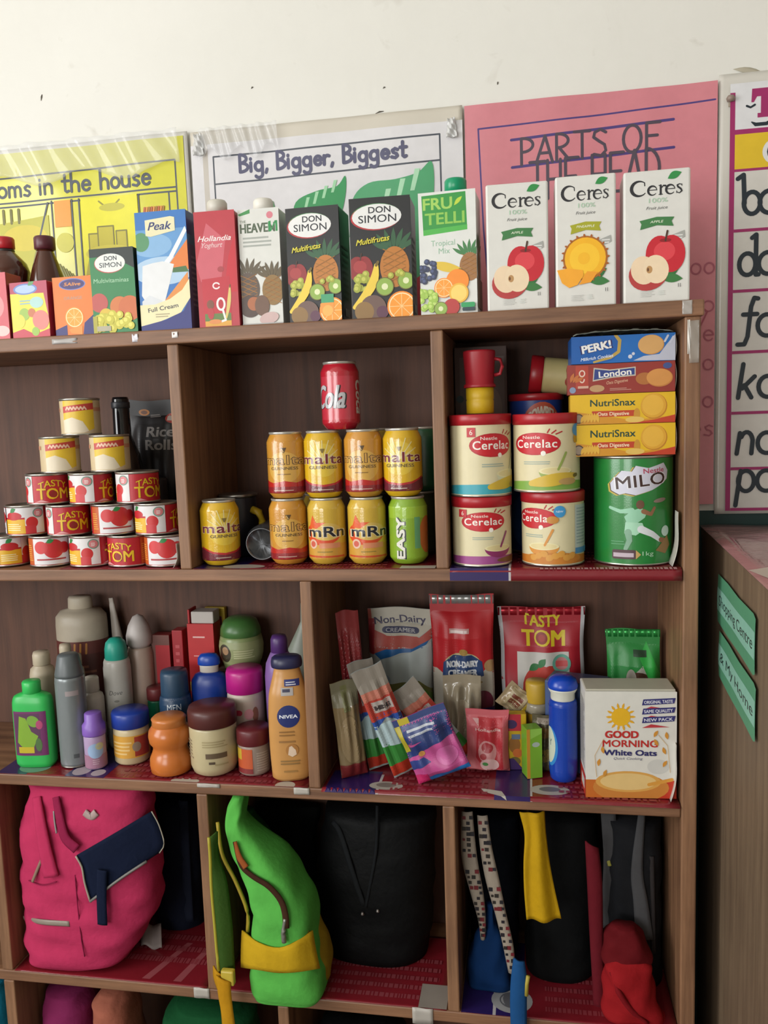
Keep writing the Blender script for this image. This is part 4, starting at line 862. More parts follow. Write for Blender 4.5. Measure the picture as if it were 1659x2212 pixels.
tLU = big_tin('cereal_tin', 'cream baby cereal tin with a blue foot carrying the red and yellow shaker', 967, 1099, 895, 1072, Yc-.051, z2b+H+.0008, 'd5caa4', a_cer('b'), LIDR, ribs=6)
r, H2, X, Yc = DIM[tRL]
tRU = big_tin('cereal_tin', 'cream baby cereal tin with a green bowl and bananas', 1103, 1248, 893, 1066, Yc-.056, z2b+H2+.0008, 'd5caa4', a_cer('g'), LIDR, ribs=6)
r, H3, X, Yc = DIM[tLU]; zt = z2b+H+H3+.0018
# shaker: yellow drum and red mug-shaped cap
t = T('toy_shaker', 'red handled cup upside down on a small yellow tub', 'container', (at(1036, 820, Yc).x, Yc, zt))
hs = at(1036, 757, Yc).z-zt
MB().lathe([(.020, 0), (.0222, .001), (.0225, hs*.2), (.0215, hs*.22), (.0225, hs*.24), (.0225, hs*.41), (.001, hs*.412)], M('c9a41c', .45), 30).build('yellow_tub', t, 'yellow tub')
o = MB().lathe([(.0255, hs*.413), (.0262, hs*.42), (.0255, hs*.46), (.0228, hs*.48), (.0262, hs*.96), (.0255, hs*.99), (.022, hs), (.001, hs)], M('9c1c28', .4), 30).build('red_cup', t, 'red cup')
MB().tube([(.024, -.004, hs*.86), (.034, -.005, hs*.84), (.037, -.005, hs*.73), (.033, -.005, hs*.62), (.024, -.004, hs*.6)], .003, M('9c1c28', .4), 8).build('cup_handle', o)
carton('carton_box', 'dull brown box at the back behind the red cup', 'box', 986, 1098, 748, 1225, .165, .06, z2b, M('5f4d47', .6), lambda a: (a.rect(.1, .55, .95, .95, '6b5a55'), a.ell(.7, .7, .2, .1, '7c6a60'), a.circ(.1, .75, .07, '33474c')))
# blue milk tin behind, and the tin lying on it
def a_cow(a):
    a.rect(0, 0, 1, 1, '223c84'); a.ell(.54, .80, .13, .19, 'b8523c'); a.ell(.54, .74, .08, .13, '3a3f7c'); a.text('COWBELL', .545, .885, .075, 'd8c9b8', w=.2, bold=.03, bend=.8); a.rect(.37, .66, .43, .78, '8d8478'); a.ell(.5, .2, .2, .2, '3a5f9c')
Yc0 = .185; X0_ = at(1158, 950, Yc0).x; r0 = (at(1214, 900, Yc0).x-at(1100, 900, Yc0).x)/2; H0 = at(1158, 850, Yc0-.03).z-z2b
t = T('milk_powder_tin', 'dark blue milk powder tin with a red lid behind the cereal tins', 'tin', (X0_, Yc0, z2b), (0, 0, view_ang(X0_, Yc0))); tin_parts(t, r0, H0-.008, '223c84')
A = Art(2*pi*r0, H0-.016); a_cow(A); A.wrap('printed_label', t, lambda z: r0, .004, 0, maxe=.008, base=.0006)
MB().lathe([(r0+.001, H0-.012), (r0+.003, H0-.011), (r0+.003, H0-.001), (r0+.002, H0), (r0-.004, H0), (r0-.006, H0-.002), (.001, H0-.002)], LIDR, 40, closed=False).build('plastic_lid', t, 'red plastic lid')
rl = .030
t = T('cereal_tin', 'small cream tin with a red lid lying on its side on the blue tin', 'tin', (at(1150, 815, Yc0-.02).x, Yc0-.02, z2b+H0+rl+.004), (0, radians(97), 0))
tin_parts(t, rl, .115, 'cbbd84'); MB().lathe([(.001, -.004), (rl+.001, -.004), (rl+.0028, -.002), (rl+.0024, .016), (rl+.0002, .018)], LIDR, 36, closed=False).build('plastic_lid', t, 'red plastic lid')
A = Art(2*pi*rl, .09); A.rect(0, 0, 1, 1, 'cbbd84'); A.rect(.0, .45, 1, .72, 'b9b7a4'); A.circ(.55, .5, .05, 'a8453c'); A.circ(.45, .5, .05, 'a8453c'); A.rect(0, .72, 1, 1, 'b9b468'); A.wrap('printed_label', t, lambda z: rl, .02, -pi/2*0, maxe=.006, base=.0006)
# big green cocoa tin
def a_milo(a):
    a.rect(0, 0, 1, 1, M('1f7a34', .28, coat=.5)); G = 'd6d8dc'
    bl = lambda dx, dy, c: a.poly([(x+dx, y+dy) for x, y in [(.435, .66), (.40, .7), (.395, .77), (.42, .83), (.445, .89), (.485, .88), (.50, .935), (.55, .91), (.62, .955), (.645, .88), (.64, .8), (.60, .74), (.565, .70), (.50, .655), (.46, .675)]], c)
    bl(-.012, -.012, 'b7a343'); bl(-.004, -.004, '3a2a22'); bl(0, 0, 'c9c9d6'); a.text('MILO', .525, .735, .115, 'dcdce2', w=.215, bold=.04, rot=6); a.text('MILO', .525, .737, .112, '3b231c', w=.205, bold=.012, rot=6); a.text('Nestle', .575, .865, .045, 'b0455c', w=.09, bold=.02, rot=4)
    # footballer kicking
    SK = '8c6246'; SH = '8fc3a4'; a.poly([(.485, .51), (.52, .535), (.545, .50), (.535, .44), (.50, .38), (.465, .39), (.455, .45)], SH); a.circ(.517, .565, .016, '6a4a38', 1.15)
    a.stroke([(.485, .51), (.44, .50), (.395, .535)], [.022, .016, .012], SH); a.stroke([(.53, .5), (.56, .47), (.575, .53)], [.02, .014, .012], SK); a.poly([(.46, .40), (.525, .39), (.535, .33), (.50, .27), (.455, .29)], '9fcdb0')
    a.stroke([(.52, .33), (.565, .28), (.60, .22)], [.03, .024, .018], 'd3d6da'); a.stroke([(.605, .22), (.635, .20)], .02, '8a5a3a'); a.stroke([(.47, .3), (.475, .22), (.46, .14)], [.028, .022, .016], '7ba389'); a.circ(.63, .30, .022, 'b9cfc4'); a.poly([(.58, .12), (.64, .26), (.66, .16), (.63, .08)], '8a6a3c')
    a.rrect(.405, .04, .50, .13, .008, '4d3038'); a.bars(.41, .495, .06, .11, 1, 'b9a8b4', .8); a.poly([(.50, .04), (.52, .085), (.50, .13)], 'b9985a'); a.text('1kg', .548, .075, .04, 'a9cfae', w=.045); a.ell(.60, .60, .03, .02, '8c7a70', 8); a.bars(.40, .46, .18, .23, 2, '4f9460')
tM = big_tin('cocoa_tin', 'big green chocolate drink tin with a kicking footballer, under the biscuit boxes', 1281, 1455, 984, 1224, .01, z2b, '1f7a34', a_milo, ang=-4, ribs=0)
r, HM, XM, YM = DIM[tM]
# biscuit boxes stacked on the green tin
def a_nutri(a):
    a.rect(0, 0, 1, 1, 'd9ae18'); a.poly([(.0, 0), (1, 0), (1, .22), (.6, .1), (.3, .3), (0, .45)], 'c98a20'); a.poly([(.55, 0), (1, 0), (1, .25), (.8, .1)], 'b83a1c')
    a.text('NutriSnax', .41, .60, .22, '1d4032', w=.43, bold=.02); a.rect(.21, .24, .62, .44, 'b53c1c'); a.text('Oats Digestive', .415, .285, .11, 'ecd9b8', w=.3, bold=.02)
    a.circ(.80, .55, .125, 'b8781c'); a.circ(.795, .57, .12, 'd29c2c'); a.circ(.79, .58, .1, 'dba93a'); a.ell(.64, .3, .03, .2, 'c08a2c'); a.ell(.62, .12, .09, .1, 'd8b45a'); a.ell(.08, .2, .05, .17, '4a3426'); a.ell(.08, .2, .04, .13, '8c7a68')
    for k in range(6): a.leaf(.1+k*.035, .05, .1, 60+k*8, 'd9a83a', .2)
def a_lond(a):
    a.rect(0, 0, 1, 1, '8c2c22'); a.poly([(.24, .42), (.25, .88), (.40, .8), (.64, .86), (.64, .56), (.42, .52)], 'b9b2a2'); a.poly([(.25, .47), (.26, .83), (.40, .76), (.63, .82), (.63, .6), (.42, .56)], '27397c'); a.text('London', .45, .575, .2, 'e4e0d8', w=.3, bold=.03, rot=4)
    a.text('Oats Digestive', .47, .34, .1, 'd9b090', w=.2, shear=.3, rot=6); a.poly([(.08, .2), (.2, .25), (.2, .95), (.08, .98)], 'a83a28'); a.stroke(arc(.14, .7, .025, .1, 0, 360), .012, 'd8bfae'); a.stroke(arc(.14, .5, .02, .1, 180, 360), .012, 'd8bfae'); a.rect(.1, .2, .2, .28, 'c9a18c')
    a.ell(.72, .45, .08, .2, 'a8662f'); a.ell(.86, .46, .12, .3, 'b87636'); a.ell(.855, .48, .115, .28, 'c98a45'); a.ell(.28, .18, .07, .12, 'b58e62'); a.ell(.93, .85, .04, .1, '3c4c84'); a.circ(.05, .15, .03, '7c8ca8'); a.bars(.4, .6, .1, .2, 2, 'b98878')
    for k in range(3): a.leaf(.03+k*.02, .4, .1, 70-k*20, 'b8672e', .2)
def a_perk(a):
    a.rect(0, 0, 1, 1, '1a5aa6'); a.stroke([(.43, 1.0), (.47, .8), (.46, .4), (.38, .2), (.22, .05)], [.03, .035, .035, .03, .02], 'b89a4a'); a.poly([(.45, 1), (.49, .8), (.48, .4), (.4, .1), (.3, 0), (1, 0), (1, 1)], '1f68b4')
    a.text('PERK!', .25, .46, .28, '2c2a60', w=.3, bold=.09, rot=10); a.text('PERK!', .25, .47, .27, 'e8e6e2', w=.28, bold=.05, rot=10); a.text('Milkrich Cookies', .25, .16, .11, 'd5dcea', w=.32, shear=.3, rot=6, bold=.02)
    a.poly([(.6, .05), (.7, .2), (.85, .25), (.92, .6), (1, .95), (1, 0)], 'b9bcca'); a.ell(.77, .6, .125, .36, 'c08a48'); a.ell(.765, .61, .12, .34, 'd2a264'); a.circ(.6, .3, .015, 'c9ccd8'); a.circ(.57, .2, .02, 'c9ccd8'); a.stroke([(.9, .7), (.93, .9)], .02, 'c2c6d4'); a.stroke([(.95, .65), (.98, .85)], .02, 'c2c6d4')
zb = z2b+HM+.0008; Yb = YM-.045
for x0, x1, yt, yb, fn, col, lab, rz in ((1243, 1470, 916, 985, a_nutri, 'c9a01c', 'yellow oats biscuit box lying directly on the big green tin', .0), (1243, 1470, 850, 918, a_nutri, 'c9a01c', 'yellow oats biscuit box under the red biscuit box', -.015), (1243, 1476, 784, 856, a_lond, '8c2c22', 'dark red digestive biscuit box in the stack', -.03), (1233, 1458, 724, 794, a_perk, '1a5aa6', 'blue milk cookie box on top of the biscuit stack', .02)):
    c, w_, _ = fit(x0, x1, yt, yb, Yb, zb); c = min(c, .2225-w_/2); hb = at(x0+100, yt, Yb).z-zb
    t = T('biscuit_box', lab, 'box', (c, Yb+.04, zb), (0, 0, rz)); MB().rbox((0, 0, hb/2), (w_, .08, hb), M(col, .35), .0012).build('carton_body', t); A = Art(w_, hb); fn(A); A.front('front_print', t, .08)
    MB().shell(lambda u, v: (w_/2+.0006+.002*sin(v*pi), -.038+.076*u, .003+v*(hb-.006)), 4, 6, M('c9bfae', .5), .0004).build('end_flap', t)
    zb += hb+.0008
# crumpled clear tray on the very top
c, w_, _ = fit(1238, 1455, 706, 726, Yb+.01, zb); t = T('foil_tray', 'crumpled clear plastic tray on top of the biscuit boxes', 'tray', (c, Yb+.045, zb))
MB().shell(lambda u, v: ((u-.5)*w_, (v-.5)*.07, .002+.011*sin(min(1, max(0, u))*pi)**.4*(1-.5*abs(2*v-1))+.002*sin(u*31+v*9)*sin(v*17)), 26, 10, M('8f9488', .15, bump=.6, bscale=40, coat=.5), .0008).build('tray_sheet', t)

# ================================================================== third row, left: toiletries
z3 = Z[3]+.0022
class Loft:
    """body made of superellipse sections (cx, cy, z, rx, ry, e)"""
    def __init__(s, secs, dense=6):
        s.s = []
        P = [Vector(q[:3]) for q in secs]
        for i in range(len(secs)-1):
            for k in range(dense):
                t = k/dense; g = lambda j: s._cr(secs, i, t, j); s.s.append(tuple(g(j) for j in range(6)))
        s.s.append(tuple(secs[-1]))
    def _cr(s, S, i, t, j):
        a = S[max(i-1, 0)][j]; b = S[i][j]; c = S[i+1][j]; d = S[min(i+2, len(S)-1)][j]
        return .5*(2*b+(c-a)*t+(2*a-5*b+4*c-d)*t*t+(3*b-a-3*c+d)*t**3) if j != 2 else b+(c-b)*t
    def mesh(s, m, n=36, wob=0, seed=0, mb=None):
        vs = []; fs = []
        for cx, cy, z, rx, ry, e in s.s:
            for i in range(n):
                a = 2*pi*i/n; c_, s_ = cos(a), sin(a); x = rx*math.copysign(abs(s_)**(2/e), s_); y = -ry*math.copysign(abs(c_)**(2/e), c_)
                k = wob*(sin(a*3+z*60+seed)*.5+sin(a*5-z*95+seed*2)*.35+.4*sin(z*140+a*2)); q = math.hypot(x, y) or 1
                vs.append((cx+x*(1+k/q), cy+y*(1+k/q), z))
        N = len(s.s)
        for j in range(N-1):
            for i in range(n): fs.append((j*n+i, j*n+(i+1) % n, (j+1)*n+(i+1) % n, (j+1)*n+i))
        fs.append(tuple(range(n-1, -1, -1))); fs.append(tuple((N-1)*n+i for i in range(n)))
        return (mb or MB()).add(vs, fs, m, True)
    def sec(s, z):
        S = s.s
        if z <= S[0][2]: return S[0]
        for a, b in zip(S, S[1:]):
            if a[2] <= z <= b[2]: t = (z-a[2])/max(1e-9, b[2]-a[2]); return tuple(p+(q-p)*t for p, q in zip(a, b))
        return S[-1]
    def y(s, x, z, off=0):
        cx, cy, _, rx, ry, e = s.sec(z); k = min(.97, abs(x-cx)/max(rx, 1e-6)); return cy-ry*(1-k**e)**(1/e)-off
    def hit(s, px, py, off=.002):
        Y = s.s[0][1]
        for _ in range(4): p = at(px, py, Y); Y = s.y(p.x, p.z, off)
        return at(px, py, Y)
    def art(s, W, z0, H, fn, name, t, cx=0, base=.0005, maxe=.005):
        A = Art(W, H); fn(A)
        def f(u, v, o): x = cx+(u-.5)*W; z = z0+v*H; return (x, s.y(x, z, o), z)
        return A.out(MB(), f, maxe, base, .00005).build(name, t, recalc=False)
def lat(name, label, cat, px, yt, base=None, Y=None, r=.03, prof=None, m='cccccc', parts=(), z0=None, art=None, arth=None, sy=1, ang=0, dx=0, rx=0, ry=0, n=40, XM=None):
    """turned bottle or jar; prof [(radius factor, height fraction)], parts [(name, prof, mat, label)]"""
    z0 = z3 if z0 is None else z0
    if base is not None: Y = ground(base[0], base[1], z0).y+r*sy
    p = at(px, yt, Y); H = p.z-z0; X = p.x+dx if XM is None else XM
    t = T(name, label, cat, (X, Y, z0), (rx, ry, view_ang(X, Y)*(1 if sy == 1 else .35)+radians(-ang)))
    sc = lambda P: [(q*r, z*H) for q, z in P]
    MB().lathe(sc(prof), m, n, sy=sy).build('body', t)
    for nm, P, mt, lb in parts: MB().lathe(sc(P), mt, n, sy=sy).build(nm, t, lb)
    if art:
        za, zb = arth[0]*H, arth[1]*H; rf = prof_r(sc(prof)); A = Art(2*pi*rf((za+zb)/2), zb-za); art(A); A.wrap('printed_label', t, rf, za, 0, sy, maxe=.0038, base=.0005)
    DIM[t] = (X, Y, H); return t
# green bottle with a purple label
g = ground(68, 1660, z3); W_, H_ = .076, at(68, 1470, g.y+.02).z-z3
t = T('shampoo_bottle', 'bright green flat bottle with a purple and lime label', 'bottle', (g.x, g.y+.021, z3), (0, 0, .12))
L = Loft([(0, 0, 0, .033, .016, 3.2), (0, 0, .006, .0365, .019, 3.2), (0, 0, H_*.2, .037, .02, 3.2), (0, 0, H_*.6, .037, .02, 3.2), (0, 0, H_*.76, .0365, .0195, 3), (0, 0, H_*.83, .033, .017, 2.8), (0, 0, H_*.865, .02, .0135, 2.2), (0, 0, H_*.875, .0125, .0125, 2)])
L.mesh(M('2fae52', .35)).build('bottle_body', t); MB().lathe([(.0155, H_*.865), (.0165, H_*.87), (.0165, H_*.985), (.015, H_), (.001, H_)], M('35b85a', .35), 28).build('bottle_cap', t)
L.art(.062, H_*.15, H_*.52, lambda a: (a.rect(0, 0, 1, 1, '6a2a5c'), a.rect(.05, .05, .82, .95, '54304e'), a.poly([(.1, .3), (.2, .9), (.4, .85), (.55, .55), (.75, .45), (.6, .2), (.3, .15)], '7aa02e'), a.ell(.62, .78, .2, .12, '6f9a34', -35), a.ell(.8, .7, .1, .1, 'a8406a'), a.rect(.12, .06, .6, .2, 'b5a526'), a.ell(.75, .25, .1, .15, '4a6a3a')), 'printed_label', t)
GM = M('7f8587', .3, metal=.3)
lat('deodorant_spray', 'tall grey spray can with a dark grey cap beside the green bottle', 'spray can', 146, 1412, (148, 1660), r=.0265, prof=[(.9, 0), (1, .02), (1, .78), (.98, .8), (.9, .815)], m=GM, parts=(('spray_cap', [(.97, .805), (.97, .83), (.85, .9), (.72, .985), (.62, 1), (.01, 1)], M('5a6062', .4), 'dark grey cap'), ('base_rim', [(.96, -.001), (1.02, .002), (1.02, .012), (.99, .016)], STEEL, None)), art=lambda a: (a.rect(0, 0, 1, 1, GM), a.rect(.48, .08, .54, .13, '4c5052'), a.rect(.44, .84, .58, .9, '9a8f90')), arth=(.03, .77))
lat('body_spray', 'small lilac body spray in front of the white bottles', 'spray can', 200, 1538, (202, 1664), r=.0195, prof=[(.9, 0), (1, .03), (1, .58), (.95, .62)], m=M('a892b4', .3), parts=(('spray_cap', [(1.04, .6), (1.08, .62), (1.06, .78), (.82, .84), (.78, .985), (.7, 1), (.01, 1)], M('7d58b0', .4), 'purple cap'),), art=lambda a: (a.rect(0, 0, 1, .45, '9a6f86'), a.ell(.5, .6, .12, .25, '8fa8c8'), a.ell(.56, .75, .06, .12, 'b8b48a'), a.bars(.45, .55, .15, .35, 3, 'b89aa8')), arth=(.02, .56))
lat('lotion_bottle', 'small white bottle with a white cap behind the lilac spray', 'bottle', 196, 1462, Y=.112, r=.022, prof=[(.9, 0), (1, .02), (1, .72), (.9, .77), (.62, .8), (.6, .82)], m=M('b9b0a4', .4), parts=(('bottle_cap', [(.62, .81), (.66, .82), (.64, .98), (.58, 1), (.01, 1)], M('bdb4a6', .4), None),))
lat('roll_on_bottle', 'slim navy bottle just behind the grey spray can', 'bottle', 178, 1545, Y=.086, r=.0095, prof=[(.9, 0), (1, .03), (1, .8), (.7, .86), (.68, 1), (.01, 1)], m=M('1b2450', .35))
lat('deodorant_spray', 'white spray can with a rounded teal cap', 'spray can', 248, 1376, Y=.15, r=.0258, prof=[(.9, 0), (1, .02), (1, .72), (.97, .78), (.9, .805)], m=M('b5b2aa', .35), parts=(('spray_cap', [(.8, .8), (.84, .81), (.82, .9), (.72, .955), (.45, .99), (.01, 1)], M('269a86', .4), 'teal cap'),), art=lambda a: (a.rect(0, 0, 1, 1, M('b5b2aa', .35)), a.text('Dove', .46, .66, .055, '5c5a58', w=.16, shear=.25), a.ell(.47, .58, .03, .015, '8a8880'), a.rect(0, .0, 1, .22, '8f948e'), a.ell(.5, .26, .05, .04, '8a9a3a')), arth=(.03, .74))
lat('lotion_bottle', 'pale pink bottle with a white egg-shaped cap', 'bottle', 297, 1326, Y=.2, r=.0255, prof=[(.9, 0), (1, .02), (1.02, .4), (1, .68), (.92, .72), (.9, .735)], m=M('b09a8c', .4), parts=(('bottle_cap', [(.76, .735), (.98, .765), (1.0, .83), (.8, .91), (.42, .98), (.01, 1)], M('b4aca8', .45), 'white egg-shaped cap'),))
lat('syrup_bottle', 'big white bottle with a dark brown label at the back', 'bottle', 172, 1287, Y=.203, r=.0515, prof=[(.95, 0), (1, .02), (1, .8), (.98, .86), (.8, .9), (.45, .915), (.44, .93)], m=M('a59a88', .45), parts=(('bottle_cap', [(.46, .915), (.48, .92), (.46, .985), (.42, 1), (.01, 1)], M('b0a592', .5), 'white cap'),), art=lambda a: (a.rect(.2, 0, .8, 1, '4a2420'), a.rect(.2, .85, .8, 1, '5c2c28'), [a.stroke([(.38+i*.035, .86), (.385+i*.035, .97)], .012, 'a8743a') for i in range(6)], a.bars(.36, .62, .5, .75, 4, '7a4a38')), arth=(.1, .7), sy=.75)
t = T('cream_tube', 'white cream tube leaning beside the big white bottle', 'tube', (at(262, 1400, .2).x, .224, z3), (0, -.1, 0)); hh = at(232, 1292, .215).z-z3
L = Loft([(0, 0, 0, .012, .011, 2), (0, 0, hh*.1, .014, .013, 2), (0, 0, hh*.6, .013, .010, 2), (0, 0, hh*.95, .006, .003, 2.4), (0, 0, hh, .005, .0025, 2.4)]); L.mesh(M('9a9086', .45)).build('tube_body', t); MB().lathe([(.0125, -.0), (.0145, .002), (.0145, .02), (.0125, .022)], M('8c8276', .5), 20).build('tube_cap', t)
for px, yt, Y, r, lab in ((88, 1407, .10, .0235, 'cream lotion bottle with a wide cap behind the green bottle'), (140, 1391, .12, .0165, 'taller cream bottle with a flat cap behind the grey spray can'), (166, 1412, .149, .0125, 'narrow cream bottle with a rounded cap beside the grey spray can')):
    lat('lotion_bottle', lab, 'bottle', px, yt, Y=Y, r=r, prof=[(.95, 0), (1, .02), (1, .78), (.9, .84), (.6, .87), (.58, .89)], m=M('a99c86', .45), parts=(('bottle_cap', [(.6, .87), (.68, .88), (.68, .97), (.6, 1), (.01, 1)], M('b5a892', .45), None),))
lat('ointment_jar', 'cream jar with a royal blue lid on the shelf edge', 'jar', 280, 1532, (280, 1655), r=.0325, prof=[(.9, 0), (1, .04), (1, .62), (.97, .68), (.94, .7)], m=M('c2b28c', .35), parts=(('jar_lid', [(1, .7), (1.06, .71), (1.06, .96), (1, 1), (.01, 1)], M('1f3a92', .35), 'royal blue lid'),), art=lambda a: (a.rect(.2, .05, .8, .95, 'c9963a'), a.rect(.52, .1, .68, .9, '9c3a30'), a.ell(.54, .5, .04, .2, '8a7a6a'), a.bars(.3, .5, .2, .8, 4, 'd8b878')), arth=(.12, .6))
pr = [(.85, 0), (.98, .03), (1.02, .15), (1.0, .26), (.9, .34), (.82, .42), (.84, .48), (.98, .55), (1.02, .66), (.98, .76), (.84, .83), (.8, .86)]
lat('scrub_bottle', 'orange double-bulge plastic bottle', 'bottle', 364, 1545, (364, 1682), r=.0375, prof=pr, m=M('bd6a2c', .25), parts=(('neck_ring', [(.78, .84), (.82, .85), (.8, .93), (.84, .96), (.72, 1), (.01, 1)], M('c0743a', .3), None),))
lat('face_cream_jar', 'dark blue jar lettered MEN in white', 'jar', 375, 1447, Y=.126, r=.030, prof=[(.92, 0), (1, .03), (1, .62), (.95, .68), (.9, .7)], m=M('203a56', .35), parts=(('jar_lid', [(.86, .7), (.88, .71), (.86, .96), (.8, 1), (.01, 1)], M('28425a', .4), None),), art=lambda a: (a.rect(.2, 0, .8, 1, M('203a56', .35)), a.text('MEN', .48, .7, .14, 'b9bfc4', w=.14), a.ell(.5, .25, .08, .25, '4a6478'), a.stroke([(.48, .4), (.51, .3), (.49, .2)], .015, 'a8b4bc')), arth=(.2, .72), z0=z3)
lat('hair_cream_jar', 'small green jar with a maroon lid beside the dark blue jar', 'jar', 337, 1483, Y=.177, r=.018, prof=[(.92, 0), (1, .03), (1, .74), (.95, .78)], m=M('0f6a4a', .35), parts=(('jar_lid', [(1.02, .78), (1.06, .79), (1.06, .97), (1, 1), (.01, 1)], M('6a2a2c', .4), 'maroon lid'),))
carton('toothpaste_box', 'red toothpaste box with white script standing at the back', 'box', 330, 368, 1372, 1480, .205, .028, z3, M('8a2426', .4), lambda a: (a.rect(0, .0, 1, 1, '6a4038'), a.rect(.2, .3, 1, .9, 'a81c26'), a.text('Colgate', .66, .40, .34, 'cfc4c0', w=.4, rot=90, bold=.03)))
carton('soap_box', 'slim plain red box next to the toothpaste box', 'box', 373, 396, 1362, 1460, .203, .03, z3, M('9c1c26', .4), lambda a: a.bars(.3, .7, .5, .9, 6, 'b84a50'))
def a_redbox(a): a.rect(0, 0, 1, 1, 'b32226'); a.rect(0, .42, 1, .5, 'b59a2e'); a.bars(.2, .8, .88, .91, 1, 'd9aaa6'); a.bars(.2, .55, .72, .74, 1, 'd48f8c')
t = carton('ointment_box', 'tall red box with an open white flap at the back', 'box', 407, 463, 1348, 1455, .19, .04, z3, M('b32226', .4), a_redbox); w_, h = DIM[t]
MB().rbox((.004, 0, h+.012), (w_*.86, .034, .024), M('b9b2ac', .5), .002).build('open_flap', t, 'white inner flap'); MB().rbox((-w_*.44, 0, h+.014), (.004, .036, .028), M('a82024', .5), .001).build('side_flap', t)
t = carton('seasoning_box', 'yellow packet peeking over the red box', 'box', 442, 486, 1312, 1345, .234, .012, z3, M('a98f1e', .45), lambda a: (a.rect(.55, .86, .85, .93, '6a2a3a'), a.rect(.1, .86, .4, .92, '4a3a20')), rz=-.05)
# round green jar standing on a brown carton
carton('storage_box', 'plain brown carton under the round green jar', 'box', 472, 560, 1448, 1600, .178, .062, z3, M('5a4438', .6), lambda a: a.bars(.2, .7, .3, .7, 3, '6b5446'))
zj = at(520, 1448, .178).z+.001
lat('hair_cream_jar', 'large round green hair cream jar with a domed lid', 'jar', 518, 1330, Y=.196, r=.043, prof=[(.66, 0), (.8, .04), (.97, .28), (1, .45), (.94, .62), (.88, .66)], m=M('7c8a5a', .3), parts=(('jar_lid', [(.9, .65), (.93, .66), (.9, .78), (.76, .92), (.5, .985), (.01, 1)], M('3f6a34', .35), 'dark green domed lid'),), z0=zj, art=lambda a: (a.rect(.2, .0, .8, 1, '8a9266'), a.ell(.36, .5, .06, .4, '3a3426'), a.ell(.37, .62, .03, .18, '9a7a5a'), a.bars(.44, .62, .3, .7, 4, 'b0b48c')), arth=(.15, .58), ang=0)
t = lat('lotion_bottle', 'cream bottle with a deep blue shoulder and blue cap', 'bottle', 450, 1410, Y=.152, r=.0365, prof=[(.9, 0), (1, .02), (1, .66), (.96, .72), (.75, .78), (.5, .8)], m=M('a59e84', .4), parts=(('blue_shoulder', [(1.012, .45), (1.015, .5), (1.015, .66), (.975, .725), (.765, .785), (.5, .805)], M('102f7c', .35), 'deep blue shoulder'), ('cap_collar', [(.46, .80), (.5, .81), (.5, .86), (.55, .89)], M('b9b2a8', .4), 'white collar'), ('bottle_cap', [(.58, .88), (.6, .89), (.58, .95), (.42, .99), (.01, 1)], M('123f9c', .3), 'blue cap')), sy=.58)
lat('hair_cream_jar', 'white jar with a hot pink lid', 'jar', 527, 1442, Y=.124, r=.034, prof=[(.92, 0), (1, .02), (1, .7), (.97, .74), (.95, .75)], m=M('b5a89c', .4), parts=(('jar_lid', [(.97, .745), (1.02, .75), (1.02, .96), (.96, 1), (.01, 1)], M('b01f7c', .35), 'hot pink lid'),), art=lambda a: (a.rect(.2, .1, .8, .95, 'baa79c'), a.circ(.42, .75, .025, 'b8304c'), a.circ(.44, .75, .025, 'b8304c'), a.ell(.58, .7, .03, .14, '8a5a48'), a.ell(.52, .72, .04, .1, 'c98a92'), a.ell(.5, .4, .14, .12, 'b8888a'), a.bars(.4, .6, .15, .3, 2, 'a08a80')), arth=(.1, .7))
lat('lotion_bottle', 'purple bottle with sloped shoulders beside the tan lotion', 'bottle', 602, 1372, Y=.12, r=.029, prof=[(.92, 0), (1, .02), (1, .68), (.9, .78), (.6, .86), (.42, .88)], m=M('7a5a96', .35), parts=(('pump_collar', [(.5, .865), (.56, .87), (.54, .97), (.44, 1), (.01, 1)], M('4a2a66', .4), 'dark purple collar'),))
lat('funnel_bottle', 'pale grey cone-shaped bottle with a thin spout by the divider', 'bottle', 636, 1300, Y=.214, r=.05, sy=.6, prof=[(.9, 0), (1, .03), (1, .45), (.97, .52), (.75, .66), (.36, .8), (.2, .86), (.17, .99), (.01, 1)], m=M('8f9688', .4), XM=-.436)
lat('body_cream_jar', 'large cream jar with a brown lid at the shelf edge', 'jar', 457, 1522, (457, 1684), r=.0425, prof=[(.72, 0), (.9, .04), (1, .14), (1, .7), (.97, .74)], m=M('b5a884', .3), parts=(('jar_lid', [(1, .735), (1.03, .74), (1.03, .94), (.97, 1), (.01, 1)], M('4f2422', .4), 'brown lid'),), art=lambda a: (a.bars(.42, .6, .62, .8, 3, '9a8c66'), a.bars(.44, .62, .34, .5, 1, '5c4c38', .8), a.rect(.46, .2, .5, .26, '4c3e2e'), a.bars(.5, .6, .16, .24, 1, '9a8c66'), a.bars(.26, .34, .3, .8, 6, '9c8a70')), arth=(.1, .7))
lat('ointment_jar', 'small orange and red labelled jar with a maroon lid', 'jar', 546, 1568, (546, 1678), r=.0285, prof=[(.9, 0), (1, .03), (1, .62), (.96, .66)], m=M('8f7c72', .35), parts=(('jar_lid', [(1.03, .66), (1.06, .67), (1.06, .95), (1, 1), (.01, 1)], M('5c1c22', .4), 'maroon lid'),), art=lambda a: (a.rect(.2, .0, .48, 1, 'b5522c'), a.rect(.2, .55, .36, 1, 'b89a30'), a.rect(.2, 0, .48, .2, '7a2a2a'), a.rect(.5, 0, .7, 1, '8c7e74'), a.bars(.52, .66, .1, .9, 8, 'a89c90')), arth=(.06, .6))
